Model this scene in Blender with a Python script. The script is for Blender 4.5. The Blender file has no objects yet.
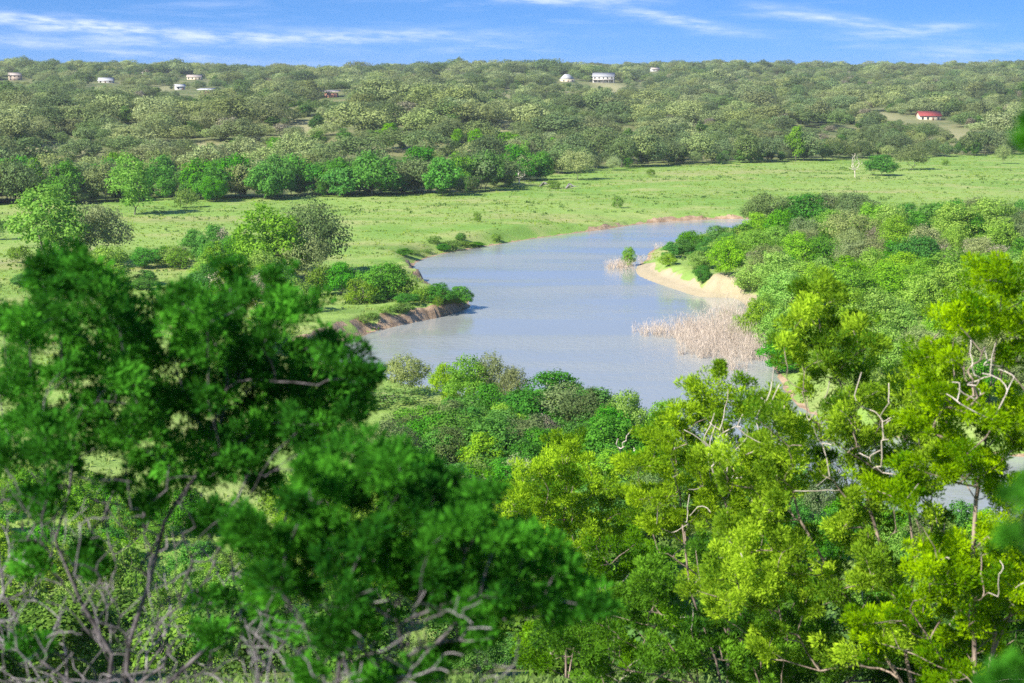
import bpy, math, random
import numpy as np
from mathutils import Vector, Matrix

# ---------------------------------------------------------------- basics
S = bpy.context.scene
COL = S.collection
F, HOR, CZ = 1707.0, 80.0, 36.0
PITCH = math.atan((341.5 - HOR) / F)
CP, SP = math.cos(PITCH), math.sin(PITCH)
rng = np.random.default_rng(7)


def ray(px, py):
    r, u = (px - 512) / F, -(py - 341.5) / F
    return np.array([r, CP + u * SP, -SP + u * CP])


def at(px, py, z):
    d = ray(px, py)
    t = (z - CZ) / d[2]
    return d[0] * t, d[1] * t


def at_y(px, py, Y):
    d = ray(px, py)
    t = Y / d[1]
    return np.array([d[0] * t, Y, CZ + d[2] * t])


def pix(x, y, z):
    yy, zz = y, z - CZ
    dep = yy * CP - zz * SP
    up = yy * SP + zz * CP
    return 512 + F * x / dep, 341.5 - F * up / dep


def smooth(t):
    t = np.clip(t, 0, 1)
    return t * t * (3 - 2 * t)


def vnoise(x, y, seed=0):
    x, y = np.asarray(x, float), np.asarray(y, float)
    xi, yi = np.floor(x), np.floor(y)
    fx, fy = x - xi, y - yi
    fx, fy = fx * fx * (3 - 2 * fx), fy * fy * (3 - 2 * fy)
    xi, yi = xi.astype(np.int64), yi.astype(np.int64)

    def h(a, b):
        n = (a * 374761393 + b * 668265263 + seed * 1442695041) & 0xFFFFFFFF
        n = ((n ^ (n >> 13)) * 1274126177) & 0xFFFFFFFF
        n = ((n ^ (n >> 16)) * 2246822519) & 0xFFFFFFFF
        return (n ^ (n >> 13)) / 4294967296.0
    a, b, c, d = h(xi, yi), h(xi + 1, yi), h(xi, yi + 1), h(xi + 1, yi + 1)
    return (a * (1 - fx) + b * fx) * (1 - fy) + (c * (1 - fx) + d * fx) * fy


def fbm(x, y, seed=0, n=4):
    s, a, t = 0, 1.0, 0
    for k in range(n):
        s = s + a * (vnoise(x * 2 ** k, y * 2 ** k, seed + k * 17) - 0.5)
        t += a
        a *= 0.5
    return 2 * s / t


# ---------------------------------------------------------------- river outline (water level z = 0)
RIVER_PX = [(1150, 222), (900, 221), (755, 219), (700, 220), (650, 223), (600, 230), (540, 238), (490, 246), (448, 253),
            (420, 261), (414, 270), (424, 281), (446, 291), (466, 298), (471, 303), (466, 309), (440, 317), (400, 325), (360, 337), (320, 350),
            (288, 356), (300, 366), (350, 373), (385, 380), (440, 396), (520, 415), (600, 432), (660, 444), (720, 462),
            (790, 487), (860, 512), (950, 536), (1060, 552), (1180, 560), (1180, 468), (1060, 462), (950, 447), (850, 428), (795, 405),
            (776, 375), (764, 350), (757, 322), (742, 303), (730, 298), (700, 297), (676, 290), (650, 281), (636, 274), (637, 266), (646, 259),
            (652, 250), (690, 240), (755, 231), (900, 229), (1150, 231)]


def catmull(p, n=4):
    p = np.array(p, float)
    out = []
    m = len(p)
    for i in range(m):
        a, b, c, d = p[i - 1], p[i], p[(i + 1) % m], p[(i + 2) % m]
        for k in range(n):
            t = k / n
            out.append(.5 * ((2 * b) + (-a + c) * t + (2 * a - 5 * b + 4 * c - d) * t * t + (-a + 3 * b - 3 * c + d) * t ** 3))
    return np.array(out)


RIVER = catmull([at(x, y, 0) for x, y in RIVER_PX], 3)


def poly_sd(x, y, poly):
    """signed distance, negative inside"""
    x, y = np.asarray(x, float), np.asarray(y, float)
    best = np.full(x.shape, 1e18)
    ins = np.zeros(x.shape, bool)
    n = len(poly)
    for i in range(n):
        ax, ay = poly[i]
        bx, by = poly[(i + 1) % n]
        dx, dy = bx - ax, by - ay
        t = np.clip(((x - ax) * dx + (y - ay) * dy) / (dx * dx + dy * dy + 1e-12), 0, 1)
        best = np.minimum(best, (x - ax - t * dx) ** 2 + (y - ay - t * dy) ** 2)
        c = (ay > y) != (by > y)
        with np.errstate(divide='ignore', invalid='ignore'):
            ins ^= c & (x < (bx - ax) * (y - ay) / (by - ay + 1e-30) + ax)
    d = np.sqrt(best)
    return np.where(ins, -d, d)


def line_d(x, y, pts):
    best = np.full(np.shape(x), 1e18)
    for (ax, ay), (bx, by) in zip(pts[:-1], pts[1:]):
        dx, dy = bx - ax, by - ay
        t = np.clip(((x - ax) * dx + (y - ay) * dy) / (dx * dx + dy * dy + 1e-12), 0, 1)
        best = np.minimum(best, (x - ax - t * dx) ** 2 + (y - ay - t * dy) ** 2)
    return np.sqrt(best)


W0 = lambda L: [at(x, y, 0) for x, y in L]
CUT_NEAR = W0([(270, 356), (320, 350), (360, 337), (400, 325), (440, 317), (468, 308)])
CUT_FAR = W0([(600, 229), (650, 223), (700, 220), (760, 219)])
CUT_BEND = W0([(416, 268), (424, 282)])
SAND = W0([(638, 268), (638, 275), (650, 281), (676, 290), (700, 297), (736, 301)])
FACE = at(724, 284, 2.0)


def field_edge(x, y):
    """distance from the lookout at which the meadow ends and the wooded slope begins"""
    u = np.clip(x / np.maximum(y, 50), -.5, .5)
    e = np.interp(u, [-.4, -.29, -.2, -.1, -.03, .0, .04, .09, .2, .3, .45], [455, 470, 478, 490, 505, 560, 640, 690, 735, 770, 800])
    return e + 18 * fbm(u * 14, u * 0, 5)


def river_sd(x, y):
    x, y = np.asarray(x, float), np.asarray(y, float)
    near = (y > 100) & (y < 520) & (np.abs(x) < 260)
    d = np.full(x.shape, 200.0)
    if near.any():
        d[near] = poly_sd(x[near], y[near], RIVER)
    return d


def height(x, y):
    x, y = np.atleast_1d(np.asarray(x, float)), np.atleast_1d(np.asarray(y, float))
    d = river_sd(x, y)
    cut = np.maximum(np.exp(-(line_d(x, y, CUT_NEAR) / 9) ** 2), np.exp(-(line_d(x, y, CUT_FAR) / 12) ** 2) * .9)
    cut = np.maximum(cut, np.exp(-(line_d(x, y, CUT_BEND) / 8) ** 2))
    sand = np.exp(-(line_d(x, y, SAND) / 6.5) ** 2)
    dj = d + (.9 * fbm(x / 3.0, y / 3.0, 31, 3) + 1.0 * fbm(x / 9.0, y / 9.0, 37, 2)) * cut * smooth((d + 1.5) / 1.5)
    land = 2.3 + .5 * fbm(x / 30, y / 30, 3) + .18 * fbm(x / 5, y / 5, 9, 3)
    east = smooth((x - 35) / 60) * smooth((d - 6) / 30) * smooth((380 - y) / 60) * smooth((y - 150) / 40)
    land = land + 2.5 * east + 1.0 * np.exp(-((x - FACE[0] - 3) / 8) ** 2 - ((y - FACE[1] - 3) / 9) ** 2)
    cf = np.exp(-(line_d(x, y, CUT_FAR) / 14) ** 2)
    land = land * (1 - .5 * cf)
    land = land * (1 + .38 * cut * fbm(x / 6.5, y / 6.5, 43, 3))
    w = 7 * (1 - cut) + (1.1 + 2.2 * np.clip(.5 + 1.4 * fbm(x / 11, y / 11, 47, 3), 0, 1)) * cut
    prof = smooth(dj / w)
    zs = .55 * smooth(d / 2.2) + (land - .3) * smooth((d - 2.4 + 1.2 * fbm(x / 4, y / 4, 41, 3)) / 3.0)
    z = land * prof * (1 - sand) + zs * sand
    z = np.where(d < 0, np.maximum(-1.3, d * .5), z)
    # wooded slope beyond the meadow
    s = y - field_edge(x, y)
    u = np.clip(x / np.maximum(y, 50), -.5, .5)
    a1 = np.interp(u, [-.3, -.1, .05, .3], [21, 19, 13, 11])
    r1 = a1 * smooth(np.clip(s, 0, 1e9) / 360) - 4.0 * np.exp(-((s - 520) / 130) ** 2) * smooth((.05 - u) / .1)
    top = np.interp(u, [-.3, -.15, 0, .1, .2, .3], [40, 37, 42, 46, 45, 47])
    r2 = (top - a1) * smooth((s - 420) / 1050)
    hn = smooth(s / 160)
    und = hn * (5.5 * fbm(x / 110, y / 150, 13, 3) + 8.5 * fbm(x / 420, y / 500, 15, 2)) * (1 - .55 * smooth((s - 1000) / 500))
    z = z + np.where(s > 0, r1 + r2 + und, 0)
    # the lookout's own hillside
    hill = 34.3 - .335 * np.maximum(y, -8) + 1.0 * fbm(x / 22, y / 22, 21, 3) - .0009 * x * x * smooth(y / 60)
    k = 3.0
    h = np.clip(.5 + .5 * (hill - z) / k, 0, 1)
    zz = z * (1 - h) + hill * h + k * h * (1 - h)
    return np.where(y < 150, zz, z)


def hz(x, y):
    return float(height(x, y)[0])


def ground(px, py):
    """where the line of sight meets the land"""
    d = ray(px, py)
    t = np.concatenate([np.arange(20, 600, .5), np.arange(600, 3500, 4)])
    X, Y, Z = d[0] * t, d[1] * t, CZ + d[2] * t
    h = np.maximum(height(X, Y), 0)
    i = int(np.argmax(Z < h))
    if not Z[i] < h[i]:      # just over the skyline: on the crest itself
        i = int(np.argmin(np.where((Y > 500) & (Y < 2300), Z - h, 1e9)))
    return X[i], Y[i]


# ---------------------------------------------------------------- materials
def new_mat(name):
    m = bpy.data.materials.new(name)
    m.use_nodes = True
    nt = m.node_tree
    nt.nodes.clear()
    return m, nt, nt.nodes.new('ShaderNodeOutputMaterial')


def N(nt, typ, **kw):
    n = nt.nodes.new(typ)
    for k, v in kw.items():
        if k.startswith('i_'):
            n.inputs[k[2:].replace('_', ' ')].default_value = v
        else:
            setattr(n, k, v)
    return n


def math_(nt, op, a, b=None, clamp=False):
    n = nt.nodes.new('ShaderNodeMath')
    n.operation = op
    n.use_clamp = clamp
    for i, v in enumerate((a, b)):
        if v is None:
            continue
        if isinstance(v, (int, float)):
            n.inputs[i].default_value = v
        else:
            nt.links.new(v, n.inputs[i])
    return n.outputs[0]


def mixc(nt, fac, a, b):
    n = nt.nodes.new('ShaderNodeMix')
    n.data_type = 'RGBA'
    for sock, v in ((n.inputs[0], fac), (n.inputs[6], a), (n.inputs[7], b)):
        if isinstance(v, tuple):
            sock.default_value = (*v, 1) if len(v) == 3 else v
        elif isinstance(v, (int, float)):
            sock.default_value = v
        else:
            nt.links.new(v, sock)
    return n.outputs[2]


def noise(nt, scale, detail=3, vec=None, rough=.55):
    n = nt.nodes.new('ShaderNodeTexNoise')
    n.inputs['Scale'].default_value = scale
    n.inputs['Detail'].default_value = detail
    n.inputs['Roughness'].default_value = rough
    if vec is not None:
        nt.links.new(vec, n.inputs['Vector'])
    return n.outputs[0]


def ramp(nt, v, lo, hi):
    n = nt.nodes.new('ShaderNodeMapRange')
    n.interpolation_type = 'SMOOTHSTEP'
    nt.links.new(v, n.inputs[0])
    n.inputs[1].default_value = lo
    n.inputs[2].default_value = hi
    return n.outputs[0]


def leaf_mat(name, a, b, c=None, trans=.34, hv=.014, vv=.45, sv=.22):
    """a, b: the two leaf colours that the per-leaf tint runs between; c: colour of light coming through"""
    m, nt, out = new_mat(name)
    tint = N(nt, 'ShaderNodeAttribute', attribute_name='tint').outputs['Fac']
    oi = N(nt, 'ShaderNodeObjectInfo').outputs['Random']
    col = mixc(nt, tint, a, b)
    hsv = nt.nodes.new('ShaderNodeHueSaturation')
    nt.links.new(col, hsv.inputs['Color'])
    nt.links.new(math_(nt, 'ADD', math_(nt, 'MULTIPLY', oi, hv * 2), .5 - hv), hsv.inputs['Hue'])
    r2 = math_(nt, 'FRACT', math_(nt, 'MULTIPLY', oi, 7.31))
    nt.links.new(math_(nt, 'ADD', math_(nt, 'MULTIPLY', r2, vv), 1 - vv / 2), hsv.inputs['Value'])
    r3 = math_(nt, 'FRACT', math_(nt, 'MULTIPLY', oi, 13.77))
    nt.links.new(math_(nt, 'ADD', math_(nt, 'MULTIPLY', r3, sv), 1 - sv / 2), hsv.inputs['Saturation'])
    d = N(nt, 'ShaderNodeBsdfDiffuse')
    t = N(nt, 'ShaderNodeBsdfTranslucent')
    nt.links.new(hsv.outputs[0], d.inputs[0])
    tc = mixc(nt, .6, hsv.outputs[0], c or tuple(min(1, v * 1.25) for v in b))
    nt.links.new(tc, t.inputs[0])
    mx = N(nt, 'ShaderNodeMixShader')
    mx.inputs[0].default_value = trans
    nt.links.new(d.outputs[0], mx.inputs[1])
    nt.links.new(t.outputs[0], mx.inputs[2])
    nt.links.new(mx.outputs[0], out.inputs[0])
    return m


def bark_mat(name, a, b, scale=6):
    m, nt, out = new_mat(name)
    geo = N(nt, 'ShaderNodeNewGeometry').outputs['Position']
    mp = N(nt, 'ShaderNodeMapping')
    mp.inputs['Scale'].default_value = (1, 1, .25)
    nt.links.new(geo, mp.inputs[0])
    n = noise(nt, scale, 5, mp.outputs[0], .65)
    p = N(nt, 'ShaderNodeBsdfPrincipled', i_Roughness=.9)
    nt.links.new(mixc(nt, ramp(nt, n, .35, .65), a, b), p.inputs['Base Color'])
    bp = N(nt, 'ShaderNodeBump', i_Strength=.6, i_Distance=.03)
    nt.links.new(n, bp.inputs['Height'])
    nt.links.new(bp.outputs[0], p.inputs['Normal'])
    nt.links.new(p.outputs[0], out.inputs[0])
    return m


def plain_mat(name, c, rough=.7, var=.15, scale=3):
    m, nt, out = new_mat(name)
    geo = N(nt, 'ShaderNodeNewGeometry').outputs['Position']
    n = noise(nt, scale, 4, geo)
    p = N(nt, 'ShaderNodeBsdfPrincipled', i_Roughness=rough)
    nt.links.new(mixc(nt, n, tuple(v * (1 - var) for v in c), tuple(min(1, v * (1 + var)) for v in c)), p.inputs['Base Color'])
    nt.links.new(p.outputs[0], out.inputs[0])
    return m


M = {
    'oak': leaf_mat('oak_leaf', (.165, .22, .08), (.335, .40, .155), vv=.75),
    'darkoak': leaf_mat('dark_oak_leaf', (.085, .145, .052), (.21, .29, .105), vv=.6),
    'cottonwood': leaf_mat('cottonwood_leaf', (.08, .23, .015), (.25, .48, .045), trans=.42, hv=.012, vv=.15),
    'willow': leaf_mat('willow_leaf', (.14, .31, .028), (.35, .55, .08), trans=.42, vv=.3),
    'lush': leaf_mat('lush_leaf', (.045, .18, .02), (.145, .37, .045), trans=.4, vv=.35),
    'juniper': leaf_mat('juniper_spray', (.035, .10, .018), (.14, .27, .045), hv=.015),
    'shrub': leaf_mat('shrub_leaf', (.09, .20, .025), (.24, .38, .07), trans=.4),
    'greybush': leaf_mat('grey_twig', (.17, .16, .105), (.34, .32, .22), trans=.15, hv=.015),
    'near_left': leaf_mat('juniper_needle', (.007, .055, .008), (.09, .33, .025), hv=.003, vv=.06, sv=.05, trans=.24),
    'near_right': leaf_mat('juniper_needle_sunlit', (.014, .10, .005), (.38, .60, .018), hv=.006, vv=.12, sv=.08, trans=.25),  # brighter copy of the needles, sunlight put into the colour
    'near_mid': leaf_mat('juniper_needle_shaded', (.012, .07, .007), (.16, .36, .018), hv=.006, vv=.15, sv=.08, trans=.22),  # darker copy of the sunlit needles, shade put into the colour
    'bark': bark_mat('grey_bark', (.09, .08, .075), (.24, .21, .19)),
    'bark_near': bark_mat('juniper_bark', (.035, .03, .035), (.17, .15, .165), 9),
    'bark_pale': bark_mat('pale_juniper_bark', (.12, .09, .075), (.38, .30, .245), 9),
    'dead': bark_mat('dead_wood', (.38, .33, .28), (.66, .59, .52), 8),
    'deadgrey': bark_mat('grey_dead_twig', (.10, .09, .10), (.34, .31, .335), 8),
}


# ---------------------------------------------------------------- mesh building
def unit(v):
    return v / (np.linalg.norm(v, axis=-1, keepdims=True) + 1e-12)


class MB:
    def __init__(self):
        self.v, self.f, self.t, self.n = [], [], [], 0

    def quads(self, v, f, tint=None):
        self.v.append(v.reshape(-1, 3))
        self.f.append(f + self.n)
        self.t.append(np.full(len(f), .5) if tint is None else tint)
        self.n += len(self.v[-1])

    def leaves(self, c, nrm, size, r, asp=.62, tint=None):
        n = len(c)
        nrm = unit(nrm)
        u = unit(np.cross(nrm, r.normal(size=(n, 3))))
        w = np.cross(nrm, u)
        s = np.broadcast_to(np.asarray(size, float), (n,))[:, None]
        q = np.stack([c - u * s, c - w * s * asp, c + u * s, c + w * s * asp], 1)
        self.quads(q, np.arange(4 * n).reshape(n, 4), r.random(n) if tint is None else tint)

    def blades(self, c, d, length, width, r, tint=None, side=None):
        n = len(c)
        d = unit(d)
        sd = unit(np.cross(d, r.normal(size=(n, 3))) if side is None else side)
        L = np.broadcast_to(np.asarray(length, float), (n,))[:, None]
        Wd = np.broadcast_to(np.asarray(width, float), (n,))[:, None]
        q = np.stack([c, c + d * L * .55 - sd * Wd * .5, c + d * L, c + d * L * .55 + sd * Wd * .5], 1)
        self.quads(q, np.arange(4 * n).reshape(n, 4), r.random(n) if tint is None else tint)

    def tube(self, pts, rad, k=5):
        pts, rad = np.asarray(pts, float), np.asarray(rad, float)
        n = len(pts)
        if n < 2:
            return
        t = unit(np.gradient(pts, axis=0))
        ref = np.array([0.0, 0, 1]) if abs(t[0][2]) < .8 else np.array([1.0, 0, 0])
        a = unit(np.cross(t, ref))
        b = np.cross(t, a)
        an = np.arange(k) * 2 * math.pi / k
        ring = pts[:, None] + rad[:, None, None] * (a[:, None] * np.cos(an)[None, :, None] + b[:, None] * np.sin(an)[None, :, None])
        i, j = np.meshgrid(np.arange(n - 1), np.arange(k), indexing='ij')
        j2 = (j + 1) % k
        f = np.stack([i * k + j, i * k + j2, (i + 1) * k + j2, (i + 1) * k + j], -1).reshape(-1, 4)
        self.quads(ring.reshape(-1, 3), f)

    def box(self, x0, x1, y0, y1, z0, z1):
        v = np.array([[x, y, z] for z in (z0, z1) for x, y in ((x0, y0), (x1, y0), (x1, y1), (x0, y1))], float)
        f = np.array([[0, 3, 2, 1], [4, 5, 6, 7], [0, 1, 5, 4], [1, 2, 6, 5], [2, 3, 7, 6], [3, 0, 4, 7]])
        self.quads(v, f)

    def mesh(self, name, mat, smooth_=False):
        me = bpy.data.meshes.new(name)
        v, f = np.concatenate(self.v), np.concatenate(self.f)
        make_mesh(me, v, f)
        at_ = me.attributes.new('tint', 'FLOAT', 'FACE')
        at_.data.foreach_set('value', np.concatenate(self.t).astype(np.float32))
        me.materials.append(mat)
        if smooth_:
            me.polygons.foreach_set('use_smooth', np.ones(len(f), bool))
        return me


def make_mesh(me, v, f):
    n = len(f)
    me.vertices.add(len(v))
    me.vertices.foreach_set('co', v.astype(np.float32).ravel())
    me.loops.add(n * 4)
    me.loops.foreach_set('vertex_index', f.astype(np.int32).ravel())
    me.polygons.add(n)
    me.polygons.foreach_set('loop_start', np.arange(0, n * 4, 4, dtype=np.int32))
    me.polygons.foreach_set('loop_total', np.full(n, 4, np.int32))
    me.update(calc_edges=True)


def link(name, data, parent=None):
    o = bpy.data.objects.new(name, data)
    COL.objects.link(o)
    if parent:
        o.parent = parent
    return o


def tag(o, label, cat=None, group=None, kind=None):
    o['label'] = label
    if cat:
        o['category'] = cat
    if group:
        o['group'] = group
    if kind:
        o['kind'] = kind
    return o


# ---------------------------------------------------------------- branch growth
def grow(chains, targets, r, alpha=.4, seg=.35, wig=.1, up=1.2, tip=.006, expo=2.65):
    """joins every target to the nearest fitting point of the growing skeleton; returns [(points, radii)] and end directions"""
    cap = sum(len(c) for c in chains) + int(sum(max(3, 2 + np.linalg.norm(t - chains[0][0]) / seg) for t in targets)) + 50
    P, par, pl = np.zeros((cap, 3)), np.full(cap, -1), np.zeros(cap)
    n, runs = 0, []
    for c in chains:
        ids = []
        for q in c:
            if not ids and runs:
                ids.append(0)
                continue
            P[n] = q
            par[n] = ids[-1] if ids else -1
            pl[n] = pl[par[n]] + np.linalg.norm(P[n] - P[par[n]]) if ids else 0
            ids.append(n)
            n += 1
        runs.append(ids)
    ends = []
    order = np.argsort([np.linalg.norm(t - chains[0][0]) for t in targets])
    endd = [None] * len(targets)
    owner = np.zeros(cap, int)
    for k_, ids in enumerate(runs):
        owner[ids] = k_
    hang = [-1] * len(runs)
    for ti in order:
        t = targets[ti]
        d = np.linalg.norm(P[:n] - t, axis=1)
        cost = d + alpha * pl[:n] + up * np.maximum(P[:n, 2] - t[2], 0)
        j = int(np.argmin(cost))
        L = d[j]
        k = max(3, int(L / seg))
        pd = P[j] - P[par[j]] if par[j] >= 0 else np.array([0, 0, 1.0])
        ctrl = P[j] + unit(pd) * L * .12 + np.array([0, 0, .03 * L])
        ids = [j]
        off = r.normal(size=3) * L * wig
        for s in np.arange(1, k + 1) / k:
            q = (1 - s) ** 2 * P[j] + 2 * s * (1 - s) * (.55 * ctrl + .45 * (P[j] + t) / 2) + s * s * t
            q = q + off * math.sin(math.pi * s) + (r.normal(size=3) * L * wig * .3 if s < 1 else 0)
            if n >= cap:
                break
            P[n] = q
            par[n] = ids[-1]
            pl[n] = pl[par[n]] + np.linalg.norm(q - P[par[n]])
            ids.append(n)
            n += 1
        owner[ids[1:]] = len(runs)
        hang.append(owner[j])
        runs.append(ids)
        endd[ti] = unit(P[ids[-1]] - P[ids[-2]])
    acc = np.zeros(n)
    kids = np.zeros(n, int)
    for i in range(n):
        if par[i] >= 0:
            kids[par[i]] += 1
    for i in range(n - 1, -1, -1):
        if kids[i] == 0:
            acc[i] = tip ** expo
        if par[i] >= 0:
            acc[par[i]] += acc[i] * 1.002
    R = acc ** (1 / expo)
    return [(P[ids], np.concatenate([[min(R[ids[0]], R[ids[1]] * 1.15)], R[ids[1:]]])) for ids in runs], endd, hang


# ---------------------------------------------------------------- tree kinds for the middle distance and the far slope
def sphere_dirs(n, r):
    return unit(r.normal(size=(n, 3)))


def build_crown(seed, H, W, base, nl, ncl, nleaf, leaf, lobe=.2, asp=.62, top=0.0, droop=.0):
    r = np.random.default_rng(seed)
    cz = H * (base + (1 - base) * .5)
    rz = H * (1 - base) * .5
    cs, rs = [], []
    for i in range(nl):
        for _ in range(30):
            d = sphere_dirs(1, r)[0]
            q = d * r.random() ** .45
            lr = W * lobe * r.uniform(.7, 1.25)
            k = 1 - top * max(0, q[2])
            c = np.array([q[0] * (W / 2 - lr * .8) * k, q[1] * (W / 2 - lr * .8) * k, cz + q[2] * max(.2, rz - lr * .7)])
            if all(np.linalg.norm(c - o) > .55 * lr for o in cs):
                break
        cs.append(c)
        rs.append(lr)
    cs, rs = np.array(cs), np.array(rs)
    mb = MB()
    for i in range(nl):
        d = sphere_dirs(ncl * 3, r)
        d = d[d[:, 2] > -.75][:ncl]
        rr = rs[i] * r.uniform(.72, 1.12, len(d))
        cc = cs[i] + d * rr[:, None] * np.array([1, 1, .85])
        keep = np.ones(len(cc), bool)
        for j in range(nl):
            if j != i:
                keep &= np.linalg.norm(cc - cs[j], axis=1) > rs[j] * .66
        cc, d = cc[keep], d[keep]
        if not len(cc):
            continue
        K = len(cc)
        g = r.normal(size=(K, nleaf, 3)) * rs[i] * .24
        g[:, :, 2] *= .75
        p = cc[:, None] + g
        p[:, :, 2] -= droop * np.abs(g[:, :, 0] + g[:, :, 1])
        nn = d[:, None] * .8 + unit(g) * .55 + np.array([0, 0, .25]) + r.normal(size=g.shape) * .4
        ct = r.random((K, 1)) * .6
        tt = np.clip(ct + r.random((K, nleaf)) * .5, 0, 1)
        mb.leaves(p.reshape(-1, 3), nn.reshape(-1, 3), leaf * r.uniform(.6, 1.3, K * nleaf), r, asp, tt.ravel())
    return mb, cs


def build_trunk(seed, cs, H, base, k=5, tip=.02, lean=0.0):
    r = np.random.default_rng(seed + 99)
    fork = H * base * r.uniform(.5, .9) + .2
    a = r.uniform(0, 6.28)
    off = np.array([math.cos(a), math.sin(a), 0]) * lean * fork
    chain = [np.array([0, 0, -.35])] + [off * s + np.array([r.normal() * .04 * fork, r.normal() * .04 * fork, fork * s]) for s in (.35, .7, 1)]
    runs, _, _ = grow([chain], list(cs), r, alpha=.35, seg=.7, wig=.07, tip=tip * H / 8, expo=2.1)
    mb = MB()
    for p, rad in runs:
        mb.tube(p, np.maximum(rad, .02), k)
    return mb


def build_dead(seed, H, W, n, tip=.02):
    r = np.random.default_rng(seed)
    T = []
    for i in range(n):
        z = H * r.uniform(.3, 1)
        a = r.uniform(0, 6.28)
        q = W / 2 * r.uniform(.2, 1) * (1.1 - .6 * z / H)
        T.append(np.array([q * math.cos(a), q * math.sin(a), z]))
    chain = [np.array([0, 0, -.3])] + [np.array([r.normal() * .1, r.normal() * .1, H * s]) for s in (.12, .25, .38)]
    runs, _, _ = grow([chain], T, r, alpha=.3, seg=.5, wig=.1, tip=tip, expo=2.1)
    mb = MB()
    for p, rad in runs:
        mb.tube(p, np.maximum(rad, .012), 5)
    return mb


KINDS = {  # H, W, base, lobes, clumps, leaves, leaf size, lobe, top, material, bark, object name, category
    'oak': (8, 10, .14, 24, 34, 14, .155, .165, .25, 'oak', 'bark', 'live_oak', 'oak tree'),
    'darkoak': (8, 9.5, .12, 24, 36, 14, .15, .165, .25, 'darkoak', 'bark', 'live_oak', 'oak tree'),
    'cottonwood': (11, 8, .1, 26, 28, 12, .18, .165, .45, 'cottonwood', 'bark', 'cottonwood', 'tree'),
    'willow': (7.5, 7.5, .02, 30, 34, 14, .13, .155, .35, 'willow', 'bark', 'willow_tree', 'willow'),
    'lush': (6.5, 7, .02, 28, 34, 14, .13, .155, .35, 'lush', 'bark', 'elm_tree', 'tree'),
    'juniper': (6, 5.2, .05, 22, 30, 13, .12, .165, .75, 'juniper', 'bark', 'juniper', 'juniper'),
    'shrub': (2.4, 3.6, .0, 18, 20, 10, .1, .19, .2, 'shrub', 'bark', 'shrub', 'shrub'),
    'greybush': (4.5, 4.5, .06, 20, 20, 8, .09, .17, .3, 'greybush', 'dead', 'bare_shrub', 'shrub'),
}
PROTO = {}


def proto(kind, var, far=False):
    key = (kind, var, far)
    if key not in PROTO:
        H, W, base, nl, ncl, nle, leaf, lobe, top, mt, bk, nm, cat = KINDS[kind]
        seed = 1000 + sum(map(ord, kind)) * 13 + var * 7
        if far:
            mb, cs = build_crown(seed, H, W, base, int(nl * .95), 28, 7, leaf * 1.5, lobe, top=top)
        else:
            mb, cs = build_crown(seed, H, W, base, nl, ncl, nle, leaf, lobe, top=top)
        tr = build_trunk(seed, cs, H, max(base, .12), 5 if not far else 4, lean=.25)
        PROTO[key] = (mb.mesh('crown', M[mt]), tr.mesh('trunk', M[bk], True), H, W)
    return PROTO[key]


PLACED = []


def plant(kind, x, y, h, label, group=None, w=None, var=None, far=False, z=None, name=None, trunk=True):
    """one tree: an Empty at its foot with trunk and crown below it; h height, w crown width in metres"""
    nvar = 4 if far else 3
    var = int(rng.integers(nvar)) if var is None else var
    cm, tm, H, W = proto(kind, var, far)
    nm, cat = KINDS[kind][11], KINDS[kind][12]
    o = link(name or nm, None)
    o.location = (x, y, hz(x, y) - .05 if z is None else z)
    s = h / H
    sw = (w / W) if w else s * rng.uniform(.9, 1.15)
    o.scale = (sw * rng.uniform(.93, 1.07), sw * rng.uniform(.93, 1.07), s)
    o.rotation_euler = (0, 0, rng.uniform(0, 6.28))
    tag(o, label, cat, group)
    if trunk:
        link('trunk', tm, o)
    link('crown', cm, o)
    PLACED.append((x, y, (w or W * s) / 2))
    return o


def plant_px(kind, px, base, top, wpx, label, group=None, var=None, **kw):
    """planted where a line of sight through (px, base) meets the land, sized in metres from its height and width there"""
    x, y = ground(px, base)
    m = math.hypot(y, CZ) / F
    return plant(kind, x, y, (base - top) * m * 1.12, label, group, wpx * m * 1.22, var, **kw)


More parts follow.
